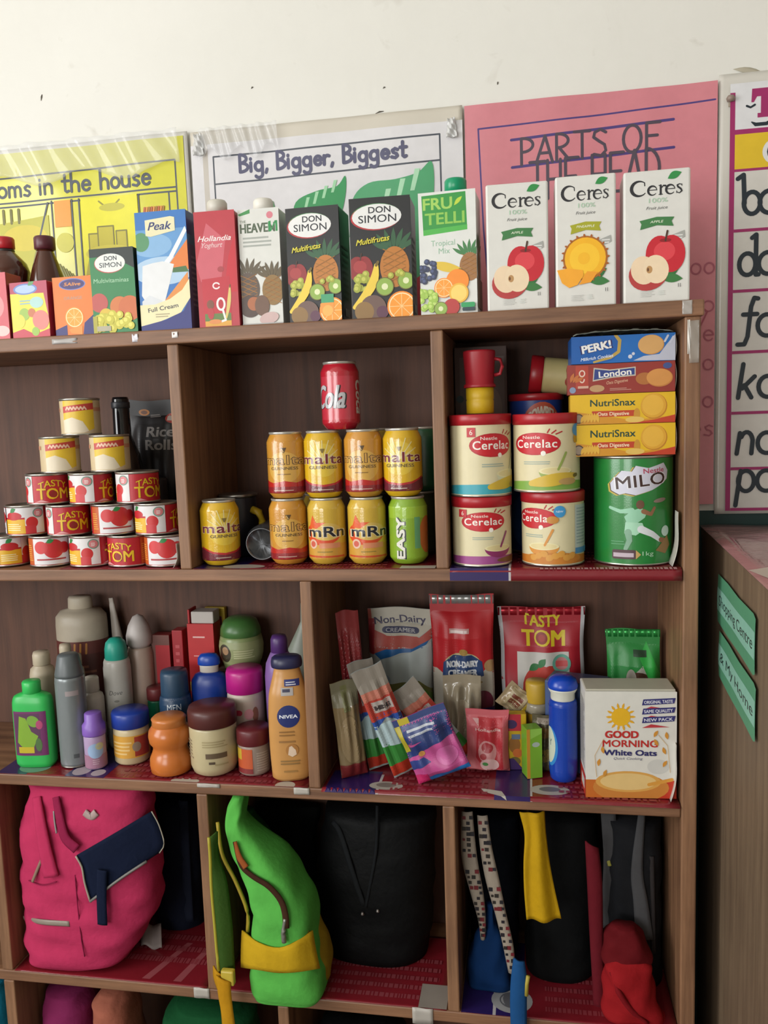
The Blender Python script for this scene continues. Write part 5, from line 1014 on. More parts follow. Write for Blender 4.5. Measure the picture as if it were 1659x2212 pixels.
# tan lotion bottle
g = ground(625, 1690, z3); HN = at(625, 1417, g.y+.02).z-z3
t = T('lotion_bottle', 'tan skin lotion bottle with a round navy badge and navy cap', 'bottle', (g.x-.002, g.y+.024, z3), (0, 0, .25))
L = Loft([(0, 0, 0, .029, .018, 2.6), (0, 0, .005, .034, .022, 2.6), (0, 0, HN*.3, .0365, .0225, 2.6), (0, 0, HN*.55, .036, .0225, 2.6), (0, 0, HN*.7, .0335, .021, 2.6), (0, 0, HN*.8, .028, .018, 2.4), (0, 0, HN*.87, .024, .016, 2.4), (0, 0, HN*.91, .022, .0155, 2.3)])
L.mesh(M('bd8a4e', .28)).build('bottle_body', t); L2 = Loft([(0, 0, HN*.905, .022, .016, 2.3), (0, 0, HN*.915, .0265, .0195, 2.3), (0, 0, HN*.95, .0275, .02, 2.3), (0, 0, HN*.985, .026, .018, 2.3), (0, 0, HN, .022, .014, 2.3)], 3); L2.mesh(M('232446', .35)).build('flip_cap', t, 'navy cap')
def a_niv(a):
    a.circ(.5, .575, .32, '1d2a66'); a.text('NIVEA', .5, .56, .03, 'dfe2ea', w=.5, bold=.035); a.rect(.42, .84, .84, .9, '2a3370'); a.bars(.46, .8, .85, .89, 2, 'c9cbd4'); a.rect(.32, .76, .66, .83, 'a8a3a0'); a.bars(.36, .6, .79, .825, 1, '3a3a52', .8)
    a.bars(.22, .78, .4, .46, 2, '8a6232', .4); a.bars(.2, .8, .34, .38, 1, '92693a', .4); a.circ(.56, .27, .18, 'a8743c'); a.poly([(.44, .23), (.48, .3), (.55, .31), (.66, .27), (.68, .23), (.56, .21)], 'd8c0a8'); a.bars(.22, .8, .14, .19, 2, '8a6a3c', .5); a.bars(.3, .7, .07, .1, 1, '9a7440', .5)
L.art(.062, .004, HN*.9, a_niv, 'printed_label', t)

# ================================================================== third row, right: packets and bags
def a_tasty(a):
    a.rect(0, 0, 1, 1, 'a01c2a'); a.rect(0, 0, .045, 1, 'b5b4b6'); a.rect(.955, 0, 1, 1, 'b5b4b6')
    a.text('TASTY', .5, .87, .075, 'c9b41c', w=.45, bold=.03, bend=-.25); a.text('TOM', .52, .745, .10, 'cdb51a', w=.5, bold=.04); a.circ(.5, .795, .07, '8a201c'); a.circ(.5, .795, .04, 'a02a20')
    a.rect(.2, .12, .82, .7, 'bdbab4'); a.ell(.48, .44, .22, .17, 'b03a30'); a.ell(.6, .46, .17, .15, 'a8382e'); a.leaf(.34, .57, .15, 30, '2c6a3a'); a.leaf(.46, .59, .14, 55, '2f7040'); a.circ(.73, .62, .11, '5f9a88'); a.circ(.73, .62, .075, 'b07070'); a.rect(.66, .60, .8, .64, 'b54a4a')
pouch('tomato_pouch', 'large red stand-up pouch with yellow words and a tomato', 'bag', (1176, 1590), (1168, 1312), .158, .045, .207, 'a01c2a', a_tasty, 1, z0=z3, rough=.2, sealcol='a31e2c')
def a_cream_r(a):
    a.rect(0, .35, 1, 1, 'ad1a22'); a.rect(0, 0, 1, .4, 'aea79a'); a.poly([(0, .42), (.2, .36), (.8, .36), (1, .46), (1, .5), (0, .5)], 'ad1a22'); a.rect(.3, .7, .62, .74, 'b98a88'); a.bars(.32, .6, .705, .735, 1, 'd6c4c0', .7)
    a.ell(.5, .44, .3, .1, 'b0a27a'); a.poly([(.17, .34), (.19, .46), (.35, .52), (.65, .52), (.82, .46), (.84, .34), (.5, .30)], '223a66'); a.circ(.52, .545, .07, '9a7a3a'); a.text('NON-DAIRY', .5, .42, .05, 'c9cbd0', w=.5, bold=.04); a.text('CREAMER', .5, .345, .05, 'c9cbd0', w=.46, bold=.04); a.ell(.5, .29, .32, .02, '8a7242')
    a.ell(.82, .12, .16, .1, '6a2a3c'); a.rect(.6, .0, 1, .08, '2a2a5c'); a.ell(.95, .42, .1, .05, 'a8845c'); a.lift(.76); a.rect(0, 0, 1, .25, 'aea79a')
pouch('creamer_bag', 'red coffee creamer bag with a navy badge and silver crimped top', 'bag', (1006, 1590), (996, 1285), .118, .05, .18, 'ad1a22', a_cream_r, 2, z0=z3, rough=.18, sealcol='9a9a98', wr=.003)
def a_cream_w(a):
    a.rect(0, 0, 1, 1, 'a3a8a6'); a.poly([(0, .55), (0, 1), (.15, 1), (.3, .85), (.8, .72), (1, .82), (1, .72), (.8, .62)], 'a85048'); a.poly([(.06, .8), (.05, 1), (1, 1), (1, .82), (.8, .73), (.3, .73)], 'b8b2a4'); a.rect(0, .55, .1, .9, '9a2a34')
    a.text('Non-Dairy', .5, .85, .07, '3a3450', w=.8, bold=.02, rot=3); a.rrect(.22, .755, .8, .815, .06, '3a3c58'); a.text('CREAMER', .51, .765, .035, 'a8a6a8', w=.46, bold=.02)
    a.poly([(.1, .56), (.3, .61), (.7, .62), (.95, .7), (.85, .6), (.5, .57), (.2, .5)], '1f5a94'); a.poly([(.2, .5), (.6, .56), (.98, .68), (1, .4), (.9, .15), (.3, .2)], 'a9b2b2'); a.poly([(.0, .0), (1, .0), (1, .2), (.8, .3), (.3, .26), (0, .35)], '6a6a3a'); a.poly([(.7, .0), (1, .0), (1, .16), (.8, .25)], '4f7a2c'); a.ell(.25, .3, .1, .05, '8a9aa8'); a.lift(.7)
pouch('creamer_bag', 'white and red creamer bag with blue swirl, dark lettering', 'bag', (872, 1600), (864, 1313), .125, .05, .185, 'a3a8a6', a_cream_w, 5, z0=z3, rough=.3)
def a_greenp(a):
    a.rect(0, 0, 1, 1, '1f7a34'); a.poly([(.3, .0), (.9, .25), (1, .5), (.7, .7), (.4, .55)], 'a8a89c'); a.ell(.55, .5, .28, .13, '4a3024', -25); a.ell(.45, .55, .1, .1, '9a948a'); a.ell(.7, .42, .1, .09, '5c3a28'); a.poly([(.62, .75), (1, .3), (1, .6), (.75, .9)], '279a3c'); a.rect(.5, .76, .75, .82, '1c3a24'); a.poly([(.0, 0), (.5, 0), (.2, .3), (0, .4)], '1c4a28'); a.lift(.8)
pouch('snack_packet', 'green foil snack packet leaning at the end of the row', 'packet', (1374, 1590), (1366, 1360), .092, .04, .15, '1f7a34', a_greenp, 6, z0=z3, rough=.2, sealcol='2a8a40', rz=-.08)
c = at(1285, 1480, .1); t = T('medicine_box', 'flat-topped dark blue box behind the oats box', 'box', (c.x-.028, .128, z3), (0, 0, -.3)); hb = at(1300, 1482, .09).z-z3
MB().rbox((0, 0, hb/2), (.1, .058, hb), M('3a4f7c', .4), .0015).build('carton_body', t); MB().rbox((0, 0, hb+.0006), (.097, .055, .001), M('3f4560', .3, scale=12, var=.25), 0).build('top_panel', t)
# oats box
def a_oats(a):
    a.rect(0, 0, 1, 1, 'd3d0c8'); a.rect(0, 0, 1, .17, 'b8341f'); a.rect(0, 0, .25, .17, 'bd6422'); a.ell(.5, .1, .42, .14, 'c07a34'); a.ell(.47, .155, .36, .1, 'cf9a4c'); a.ell(.47, .155, .31, .08, 'd8b778'); a.stroke([(.7, .13), (.95, .18)], .04, 'cf923c'); a.ell(.8, .3, .12, .07, 'c4c2bc')
    for i in range(14): q = i*2*pi/14; a.leaf(.39+.09*cos(q), .765+.09*a.W/a.H*sin(q), .075, degrees_(q), 'd9a01c', .2)
    a.circ(.39, .765, .105, 'dcaa1e')
    a.text('GOOD', .40, .57, .062, 'b52824', w=.36, bold=.05); a.text('MORNING', .49, .485, .062, 'b52824', w=.6, bold=.025); a.text('White Oats', .49, .405, .05, '2c2a60', w=.58, bold=.045); a.text('Quick Cooking', .47, .365, .022, '6a6880', w=.32, shear=.3)
    for y, s_ in ((.905, 'ORIGINAL TASTE'), (.82, 'SAME QUALITY'), (.74, 'NEW PACK')):
        a.poly([(.62, y-.075), (.92, y-.065), (.72, y-.04)], 'b3343c'); a.poly([(.62, y-.03), (.97, y-.01), (.985, y+.04), (.635, y+.025)], '2f2f6c'); a.text(s_, .80, y-.01, .028, 'd8d8e0', w=.31, bold=.02, rot=3)
    for x, y, r_ in ((.2, .2, 70), (.14, .3, 80), (.8, .5, 120), (.88, .42, 110), (.9, .56, 100), (.75, .58, 60), (.85, .3, 60), (.2, .42, 100)): a.leaf(x, y, .09, r_, 'c98a34', .25)
    a.stroke([(.12, .2), (.1, .4), (.2, .56)], .006, 'c9a878'); a.stroke([(.93, .25), (.9, .5), (.8, .6)], .006, 'c9a878')
degrees_ = math.degrees
gl = ground(1268, 1729, z3); gr_ = ground(1455, 1729, z3); w_ = .143; hO = at(1300, 1490, .02).z-z3; DO = .07
xc = at(1360, 1600, .012).x
t = T('oats_box', 'white oats box with a smiling-bright yellow sun and red foot', 'box', (xc, .014+DO/2, z3), (0, 0, .06)); t['label'] = 'white oats box with a yellow sun and a red foot at the shelf edge'
MB().rbox((0, 0, hO/2), (w_, DO, hO), M('cfccc4', .4), .002).build('carton_body', t); A = Art(w_, hO); a_oats(A); A.front('front_print', t, DO)
A = Art(DO, hO); A.rect(0, 0, 1, .2, 'b8341f'); A.rect(.3, .04, .8, .14, 'c9c4ba'); A.bars(.2, .9, .25, .9, 26, 'a5a29c', .4); A.out(MB(), lambda u, v, o: (-w_/2-o, (u-.5)*DO*-1, v*hO)).build('side_print', t, recalc=False)
MB().rbox((0, -.004, hO+.0015), (w_*.98, DO*.8, .003), M('b9b4a4', .5), .001).build('folded_top', t)
# blue squeeze bottle
t = lat('baby_lotion_bottle', 'royal blue squeeze bottle with a white collar', 'bottle', 1215, 1457, (1220, 1694), r=.0235, prof=[(.8, 0), (.95, .02), (1, .08), (1, .4), (.98, .6), (1.02, .74), (.95, .765), (.8, .775)], m=M('123a9c', .25), parts=(('white_collar', [(.84, .77), (.86, .78), (.86, .83), (1.02, .865), (1.05, .88), (.98, .885)], M('c9c9bc', .35), 'white collar'), ('bottle_cap', [(1.04, .88), (1.08, .885), (1.1, .91), (.95, .965), (.6, .993), (.01, 1)], M('1440ac', .25), 'blue domed cap')), art=lambda a: (a.rect(.1, 0, .9, 1, M('123a9c', .25)), a.ell(.33, .38, .11, .3, '2a7ab8'), a.ell(.31, .40, .10, .28, 'b9bfae'), a.text('Y', .335, .4, .1, '3a4a5a', w=.05)), arth=(.1, .72))
# yoghurt pack, seasoning packs, small wafers
pouch('yoghurt_sachet', 'pink strawberry yoghurt pack standing at the shelf edge', 'packet', (1055, 1680), (1052, 1532), .076, .035, .10, 'b8505a', lambda a: (a.rect(.0, .0, 1, 1, 'bd5a62'), a.poly([(.22, .25), (.28, .88), (.86, .9), (.86, .05), (.5, .02)], 'b02a34'), a.poly([(.15, .86), (.3, .86), (.3, .75)], 'c99a9a'), a.text('Hollandia', .52, .68, .045, 'd8b8b4', w=.6, bold=.02), a.ell(.5, .35, .22, .18, 'c98a8c'), a.ell(.5, .42, .14, .08, 'a8343c'), a.ell(.55, .15, .22, .1, 'd4acac'), a.ell(.45, .16, .07, .03, '4a8a4a'), a.ell(.4, .28, .08, .05, 'a83a40')), 7, z0=z3, rough=.25, gus=.06)
carton('seasoning_pack', 'yellow and red seasoning pack beside the yoghurt pack', 'packet', 1096, 1137, 1543, 1680, .105, .02, z3, M('b8961c', .35), lambda a: (a.rect(0, .7, .7, 1, 'a82434'), a.ell(.2, .82, .3, .08, '3a2450'), a.ell(.35, .45, .3, .15, '8a5a24'), a.rect(.2, .55, .65, .64, '5a6a84'), a.ell(.5, .3, .25, .08, 'b8602a'), a.rect(.75, 0, 1, .66, '7a2418'), a.ell(.35, .15, .3, .08, '6a5a2a'), a.poly([(0, 0), (.8, 0), (.3, .2), (0, .2)], '3a2058')), rz=.1)
carton('sweet_pack', 'lime green and orange pack standing behind the white sticker', 'packet', 1131, 1166, 1575, 1690, .072, .028, z3, M('6a9a28', .3), lambda a: (a.rect(0, 0, .22, 1, 'b8842c'), a.rect(.22, .0, 1, 1, '6fa02c'), a.ell(.6, .68, .25, .05, '9aa8a0'), a.poly([(.25, .8), (1, .9), (1, 1), (.25, 1)], '86b44a')), rz=.35)
pouch('spice_sachet', 'dark patterned spice sachet next to the blue bottle', 'packet', (1172, 1672), (1176, 1545), .042, .02, .105, '5c5238', lambda a: (a.rect(0, 0, 1, 1, '524a34'), a.ell(.6, .3, .3, .12, '8a7438'), a.ell(.5, .7, .35, .1, '7a5a34'), a.ell(.3, .5, .15, .1, '3a4230'), a.rect(.2, .85, .9, .95, '8a7e70')), 8, z0=z3)
pouch('wafer_packet', 'small cream and brown wafer packet lying on the packs', 'packet', (1140, 1532), (1088, 1492), .05, .012, .135, '8f7c5e', lambda a: (a.rect(.1, .2, .9, .8, '9a8a6a'), a.rect(.3, .3, .5, .7, '6a3424'), a.rect(.55, .3, .7, .7, '6a3424'), a.ell(.5, .1, .3, .06, 'a8902c')), 9)
t = lat('margarine_tub', 'yellow tub with a clear lid between the packets', 'tub', 1160, 1470, Y=.142, r=.021, prof=[(.8, 0), (.9, .03), (1, .62), (1.02, .64)], m=M('a8842a', .35), parts=(('clear_lid', [(1.05, .63), (1.08, .64), (1.08, .72), (1, .75), (.01, .75)], M('8a8270', .2), 'clear lid'), ('yellow_label', [(.95, .75), (.98, .76), (.98, .97), (.92, 1), (.01, 1)], M('b08f2c', .4), None)))
CLEAR = dict(rough=.15, coat=.5)
pouch('clear_bag', 'crumpled clear plastic bag with pale contents before the red creamer', 'bag', (1002, 1610), (997, 1458), .07, .028, .135, '8f8470', lambda a: (a.poly([(.3, .2), (.75, .25), (.7, .7), (.45, .75)], 'a89c88'), a.ell(.35, .15, .2, .1, '6a4434')), 11, z0=z3, wr=.006, rough=.15)
SA = lambda a: (a.rect(0, .02, 1, .12, 'a8321e'), a.rect(0, .12, 1, .32, '2f7a30'), a.poly([(0, .3), (1, .26), (1, .5), (0, .5)], 'a3b8bc'), a.poly([(0, .46), (.5, .54), (1, .44), (1, .52), (.5, .6), (0, .54)], '2a4a94'), a.rect(0, .54, 1, .8, 'a8382c'), a.rect(.2, .6, .85, .7, 'a39a94'), a.bars(.25, .8, .62, .68, 1, '3c3434', .7), a.rect(0, .72, 1, .8, 'b06a58'), a.rect(0, .8, 1, 1, '8a8278'))
SAf = SA
pouch('milk_sachet', 'milk powder sachet with green foot leaning, beside the beige pouch', 'sachet', (826, 1684), (775, 1425), .048, .012, .088, '9aa3a3', SAf, 12, z0=z3, rz=.5, rough=.2)
pouch('milk_sachet', 'milk powder sachet with green foot leaning, beside the pink sweet bag', 'sachet', (884, 1690), (790, 1442), .056, .012, .062, '9aa3a3', SAf, 13, z0=z3, rz=.4, rough=.2)
pouch('milk_sachet', 'milk powder sachet leaning behind the pink sweet bag', 'sachet', (1000, 1655), (868, 1490), .056, .012, .105, '9aa3a3', SAf, 14, z0=z3, rz=.25, rough=.2)
pouch('tea_sachet', 'plain red sachet tucked between the milk sachets', 'sachet', (888, 1650), (838, 1535), .045, .01, .122, '8f1f1c', None, 15, z0=z3, rz=.3)
pouch('sweet_bag', 'pink and blue sweet bag slumped on the shelf edge', 'bag', (962, 1712), (902, 1558), .098, .035, .035, 'a83a7c', lambda a: (a.rect(0, 0, 1, 1, 'b04a84'), a.rect(0, .62, 1, 1, '2a3a6c'), a.bars(.2, .85, .72, .86, 2, 'a8acb4'), a.poly([(0, .4), (.5, .5), (1, .55), (1, .66), (.4, .62), (0, .55)], '24346a'), a.poly([(0, .22), (.4, .28), (.3, .38), (0, .36)], '2a3a78'), a.ell(.72, .3, .2, .14, 'c0629a'), a.rect(.1, .9, .3, 1, 'b0a02c'), a.ell(.3, .44, .06, .04, 'c08a4a'), a.rect(.25, 0, 1, .07, '1f6ab0'), a.rect(0, 0, .25, .14, 'b0245c'), a.rect(0, .5, .1, .9, 'a89a2c')), 16, z0=z3, wr=.004, rough=.25)
pouch('rice_pouch', 'beige see-through pouch beside the divider', 'bag', (766, 1668), (740, 1470), .048, .026, .05, '7c6a4c', lambda a: (a.rect(.0, .0, 1, .14, '6a1c1c'), a.ell(.5, .4, .4, .25, '857253'), a.rect(0, .75, 1, 1, '6f6a54'), a.rect(.35, .7, .6, .95, '6a6a44')), 17, z0=z3, rz=.45, rough=.2)
pouch('spaghetti_packet', 'tall narrow dark red packet slumped against the divider', 'packet', (782, 1672), (748, 1318), .042, .014, .105, '7c1c26', lambda a: (a.rect(.0, .55, 1, 1, '842a2c'), a.rect(.1, 0, .3, .6, '8c2430')), 18, z0=z3, rz=.45, rough=.25, wr=.004)

# ================================================================== green paper signs on the cabinet side
def cabhit(px, py):
    d = ray(px, py); n = Vector((cos(rzc), sin(rzc), 0)); o = Vector((.309, .262, 0)); k = (o-CAM).dot(n)/d.dot(n); p = CAM+d*k-o
    return (p.x*sin(-rzc)+p.y*cos(-rzc), p.z)           # (local y, z)
def sign(name, label, TL, TR, BR, BL, word, wx):
    q = [cabhit(*p) for p in (TL, TR, BR, BL)]; yr = (q[1][0]+q[2][0])/2; yl = (q[0][0]+q[3][0])/2+wx; zt = (q[0][1]+q[1][1])/2; zb = (q[2][1]+q[3][1])/2
    W = yl-yr; H = zt-zb; loc = Matrix.Rotation(rzc, 3, 'Z') @ Vector((-.002, (yl+yr)/2, zb)); loc = loc+Vector((.309, .262, 0))
    t = T(name, label, 'sign', loc, (0, 0, rzc))
    def f(u, v, o=0): return (-.0012-o-.0012*(1+sin(u*9+v*4))*v*(1-v)*2, W/2-u*W, v*H)
    A = Art(W, H); A.poly([(.0, .02), (.3, .0), (.7, .02), (.96, 0), (1, .06), (.99, .5), (1, .95), (.95, 1), (.6, .97), (.3, 1), (0, .98)], M('4f8f6c', .6)); A.rect(0, .27, .985, .72, M('82b5a2', .6))
    A.hand2 = None
    A.text(word, .5, .4, .2, '2a3a36', w=.88)
    A.out(MB(), f, .01, .0005, .0002).build('green_paper', t, recalc=False)
sign('paper_sign', 'upper green paper sign handwritten Shopping Centre on the cabinet side', (1572, 1256), (1637, 1326), (1640, 1457), (1574, 1381), 'Shopping Centre', .07)
sign('paper_sign', 'lower green paper sign with handwriting on the cabinet side', (1574, 1391), (1636, 1467), (1642, 1605), (1577, 1507), '& My Home', .07)

# ================================================================== school bags
def wb(mb, name, t, label=None, recalc=True):      # geometry given in world space, stored relative to its thing
    l = t.location; mb.v = [(x-l.x, y-l.y, z-l.z) for x, y, z in mb.v]; return mb.build(name, t, label, recalc)
def pxloft(rows, Yc, ry, e=2.6, dense=6, zmin=None, xlim=None, Yp=None):
    """sections from photo rows (y, x left, x right[, depth scale])"""
    S = []
    for r in sorted(rows, key=lambda q: -q[0]):
        py, xl, xr = r[:3]; k = r[3] if len(r) > 3 else 1; Yq = Yc if Yp is None else Yp; a = at(xl, py, Yq); b = at(xr, py, Yq); z = (a.z+b.z)/2
        if xlim: a.x = max(a.x, xlim[0]+.008); b.x = min(b.x, xlim[1]-.008)
        if zmin is not None and zmin > .3: z = min(z, .796-.001*(len(rows)-len(S)))
        if zmin is not None: z = max(z, zmin+.0005*len(S))
        S.append(((a.x+b.x)/2, Yc, z, (b.x-a.x)/2, ry*k, e))
    return Loft(S, dense)
def cloth(h, rough=.85): return M(h, rough, var=.12, scale=35, bump=.3, bscale=90, spec=.12)
def strip(mb, Lf, pts, wd, m, off=.004, t=.0025, n=24):
    """strap following the front of a loft: pts [(px,py)], wd width in metres"""
    P = resample([Lf.hit(px, py, off) for px, py in pts], n); A = []; B = []
    for i, p in enumerate(P):
        d = (P[min(i+1, n)]-P[max(i-1, 0)]); s_ = Vector((d.z, 0, -d.x)); s_.normalize(); w2 = (wd[0]+(wd[1]-wd[0])*i/n if isinstance(wd, tuple) else wd)/2; A.append(p-s_*w2); B.append(p+s_*w2)
    return ribbon(mb, A, B, m, n, 4, .0015, t)
z4 = Z[4]+.0015
C4L = (-.984, -.59)
PINK = cloth('b03056'); PINKD = cloth('861f42'); NAVY = cloth('10182e'); 
L = pxloft([(1684, 74, 318, .7), (1708, 72, 322, .8), (1780, 60, 330, .95), (1886, 46, 345, 1), (1950, 36, 338, 1), (1993, 33, 315, 1), (2045, 45, 280, .95), (2085, 66, 245, .8), (2100, 95, 222, .5)], .062, .066, 2.9, zmin=z4, xlim=C4L)
C4L, C4M, C4R = (-.984, -.59), (-.5695, -.152), (-.1315, .23); C5L, C5R = (-.984, -.46), (-.4395, .23)
b0 = at(175, 2100, .062)
t = T('school_bag', 'pink school bag with a navy flap and grey reflective band', 'bag', (b0.x, .062, z4))
wb(L.mesh(PINK, 48, .0042, 1), 'bag_body', t)
# navy flap with piping
fl = [[(165, 1848), (245, 1802), (328, 1752)], [(178, 1872), (258, 1832), (344, 1782)], [(184, 1905), (270, 1862), (355, 1822)], [(196, 1946), (262, 1896), (345, 1842)]]
FR = [resample([L.hit(px, py, .007) for px, py in r], 12) for r in fl]
mb = MB(); cols = [resample([FR[k][i] for k in range(4)], 12) for i in range(13)]
mb.shell(lambda u, v: cols[int(round(u*12))][12-int(round(v*12))], 12, 12, NAVY, .003); fo = wb(mb, 'front_flap', t, 'navy flap')
PIP = M('9a9484', .5)
mb = MB().tube([p+Vector((0, -.002, 0)) for p in resample([FR[k][0] for k in range(4)], 12)], .0018, PIP, 6); wb(mb, 'piping', t, 'pale piping').parent = fo
mb = MB().tube([p+Vector((0, -.002, 0)) for p in FR[3][:11]], .0026, M('6f6c68', .5), 6); wb(mb, 'piping', t, 'pale piping').parent = fo
mb = MB().tube([p+Vector((0, -.001, 0)) for p in resample([FR[k][12] for k in range(4)], 12)], .0012, PIP, 6); wb(mb, 'piping', t, 'pale piping').parent = fo
wb(strip(MB(), L, [(220, 1880), (219, 1940), (221, 1998)], .019, NAVY, .012), 'flap_strap', t, 'navy strap'); wb(strip(MB(), L, [(52, 1984), (90, 1992), (150, 1996)], .011, M('8a7f74', .4), .003), 'reflective_band', t, 'grey band')
for P, w_, c in (([(78, 1722), (84, 1765), (95, 1830), (110, 1895)], (.018, .03), PINK), ([(120, 1722), (128, 1765), (140, 1810), (165, 1835)], (.014, .02), PINKD)): wb(strip(MB(), L, P, w_, c, .009, .004), 'shoulder_strap', t)
wb(MB().tube(resample([L.hit(px, py, .0015) for px, py in ((162, 1890), (168, 1960), (176, 2030), (183, 2066))], 20), .0012, PINKD, 6), 'seam', t); wb(MB().tube(resample([L.hit(px, py, .0015) for px, py in ((62, 1902), (90, 1912), (122, 1905))], 12), .001, PINKD, 6), 'seam', t)
wb(strip(MB(), L, [(92, 1852), (80, 1880), (70, 1905)], .006, M('8a6f60', .5), .004), 'strap_adjuster', t); wb(strip(MB(), L, [(182, 1755), (196, 1765), (208, 1755)], .014, M('a08a86', .5), .003), 'printed_patch', t, 'faded pale print'); wb(strip(MB(), L, [(116, 1752), (118, 1775), (122, 1800)], .004, M('8d8a88', .4, metal=.4), .004), 'zip_pull', t)
def softbag(name, label, rows, Yc, ry, col, cat='bag', e=2.5, wob=.003, seed=1, zmin=None, rough=.85, straps=(), xlim=None):
    Lb = pxloft(rows, Yc, ry, e, zmin=zmin, xlim=xlim); r = max(rows, key=lambda q: q[0]); p = at((r[1]+r[2])/2, r[0], Yc)
    t = T(name, label, cat, (p.x, Yc, zmin if zmin else p.z)); wb(Lb.mesh(cloth(col, rough), 40, wob, seed), 'bag_body', t)
    for nm, P, w_, c in straps: wb(strip(MB(), Lb, P, w_, cloth(c), .003), nm, t)
    return t, Lb
softbag('black_bag', 'dark navy bag squeezed behind the pink school bag by the divider', [(1722, 345, 430), (1850, 352, 438), (1980, 350, 440), (2070, 372, 446, .9), (2108, 395, 446, .6)], .196, .046, '0d1220', seed=2, zmin=z4, xlim=C4L, straps=(('strap', [(395, 1730), (400, 1850), (408, 1990)], .02, '171c2a'),))
tag(MB().shell(lambda u, v: tuple(ground(305+u*45, 2046-v*22+u*8, z4)+Vector((0, .0, .003+v*.03+.004*sin(u*8)))), 8, 6, M('7a706c', .6), .001).build('paper_scrap'), 'crumpled grey paper scrap under the pink school bag', 'paper')
# green and yellow backpack hanging over the edge
GRN = cloth('55a848'); GRD = cloth('14481c'); YEL = cloth('b8941c')
L = pxloft([(1742, 483, 508, .3), (1774, 470, 508, .4), (1803, 472, 509, .5), (1843, 479, 552, .7), (1882, 498, 600, .85), (1933, 522, 632, .95), (1987, 534, 660, 1), (2030, 533, 667, 1), (2096, 531, 678, 1), (2140, 529, 690, 1), (2164, 532, 690, .97), (2176, 540, 684, .9)], .024, .06, 3.4, zmin=z4, Yp=-.03)
b0 = at(610, 2165, .02); t = T('backpack', 'lime green backpack with yellow pocket hanging over the shelf edge', 'bag', (b0.x, .024, z4))
wb(L.mesh(GRN, 48, .0022, 4), 'bag_body', t)
mb = MB(); top = resample([L.hit(px, py, .004) for px, py in ((522, 2010), (556, 2036), (600, 2048), (640, 2034), (676, 2010))], 16); bot = resample([L.hit(px, py, .004) for px, py in ((520, 2090), (560, 2096), (600, 2102), (644, 2100), (692, 2092))], 16)
ribbon(mb, [top[i] for i in range(17)], [bot[i] for i in range(17)], YEL, 16, 6, .002, .003); wb(mb, 'front_pocket', t, 'yellow pocket')
wb(strip(MB(), L, [(507, 1818), (520, 1868), (545, 1893), (580, 1915), (606, 1945), (616, 1975), (618, 2005)], (.008, .012), cloth('3c2418'), .006), 'zip', t, 'dark zip'); wb(strip(MB(), L, [(508, 1818), (516, 1850), (530, 1875)], (.006, .014), cloth('8a4a24'), .007), 'zip_lining', t, 'brown lining')
wb(MB().tube(resample([L.hit(px, py, .006) for px, py in ((616, 1985), (612, 2010), (614, 2035))], 10), [.003]*5+[.0045]*6, M('8f8f88', .3, metal=.6), 8), 'zip_pull', t, 'grey zip pull')
for P in ([(470, 1776), (480, 1845), (509, 1904), (534, 1968), (535, 2014)], [(560, 1852), (602, 1884), (630, 1930), (656, 1985), (664, 2014)]): wb(MB().tube(resample([L.hit(px, py, .002) for px, py in P], 20), .0034, M('a08a24', .6), 6), 'piping', t, 'yellow piping')
L3 = pxloft([(1748, 500, 545, .6), (1800, 505, 585), (1880, 520, 630), (1940, 560, 650), (2010, 590, 680), (2090, 600, 700), (2140, 610, 690, .8)], .105, .03, 2.5, zmin=z4); wb(L3.mesh(GRD, 36, .002, 2), 'back_panel', t, 'dark green back')
LY = pxloft([(1930, 640, 655, .5), (1970, 650, 682, .8), (2020, 655, 705), (2060, 660, 716), (2100, 668, 714, .9), (2128, 675, 700, .5)], .045, .035, 2.2, zmin=z4); wb(LY.mesh(cloth('8f7820'), 30, .002, 3), 'side_pocket', t, 'dull yellow side pocket')
A_ = [at(px, py, -.035) for px, py in ((452, 1808), (455, 1850), (458, 1920), (465, 2000), (470, 2060), (474, 2095))]; B_ = [at(px, py, -.02) for px, py in ((468, 1795), (470, 1850), (488, 1900), (500, 1990), (504, 2060), (506, 2092))]
wb(ribbon(MB(), A_, B_, cloth('3c5a24'), 20, 6, .004, .003), 'shoulder_strap', t, 'olive strap'); wb(MB().tube(resample([p+Vector((0, -.002, 0)) for p in A_], 20), .003, M('a3992c', .6), 6), 'strap_edging', t, 'yellow edging')
p = at(493, 2110, -.04); wb(MB().rbox(p, (.024, .012, .028), M('b8a23a', .4), .003), 'buckle', t, 'yellow buckle')
wb(ribbon(MB(), [at(px, py, -.045) for px, py in ((468, 2105), (474, 2150), (480, 2185), (484, 2240))], [at(px, py, -.045) for px, py in ((498, 2120), (500, 2150), (504, 2185), (512, 2240))], cloth('b07f16'), 16, 5, .003, .003), 'strap_tail', t, 'yellow strap end'); wb(ribbon(MB(), [at(px, py, -.03) for px, py in ((463, 2085), (464, 2110), (474, 2140))], [at(px, py, -.04) for px, py in ((480, 2105), (482, 2120), (490, 2150))], cloth('b07f16'), 10, 4, .003, .003), 'strap_loop', t)
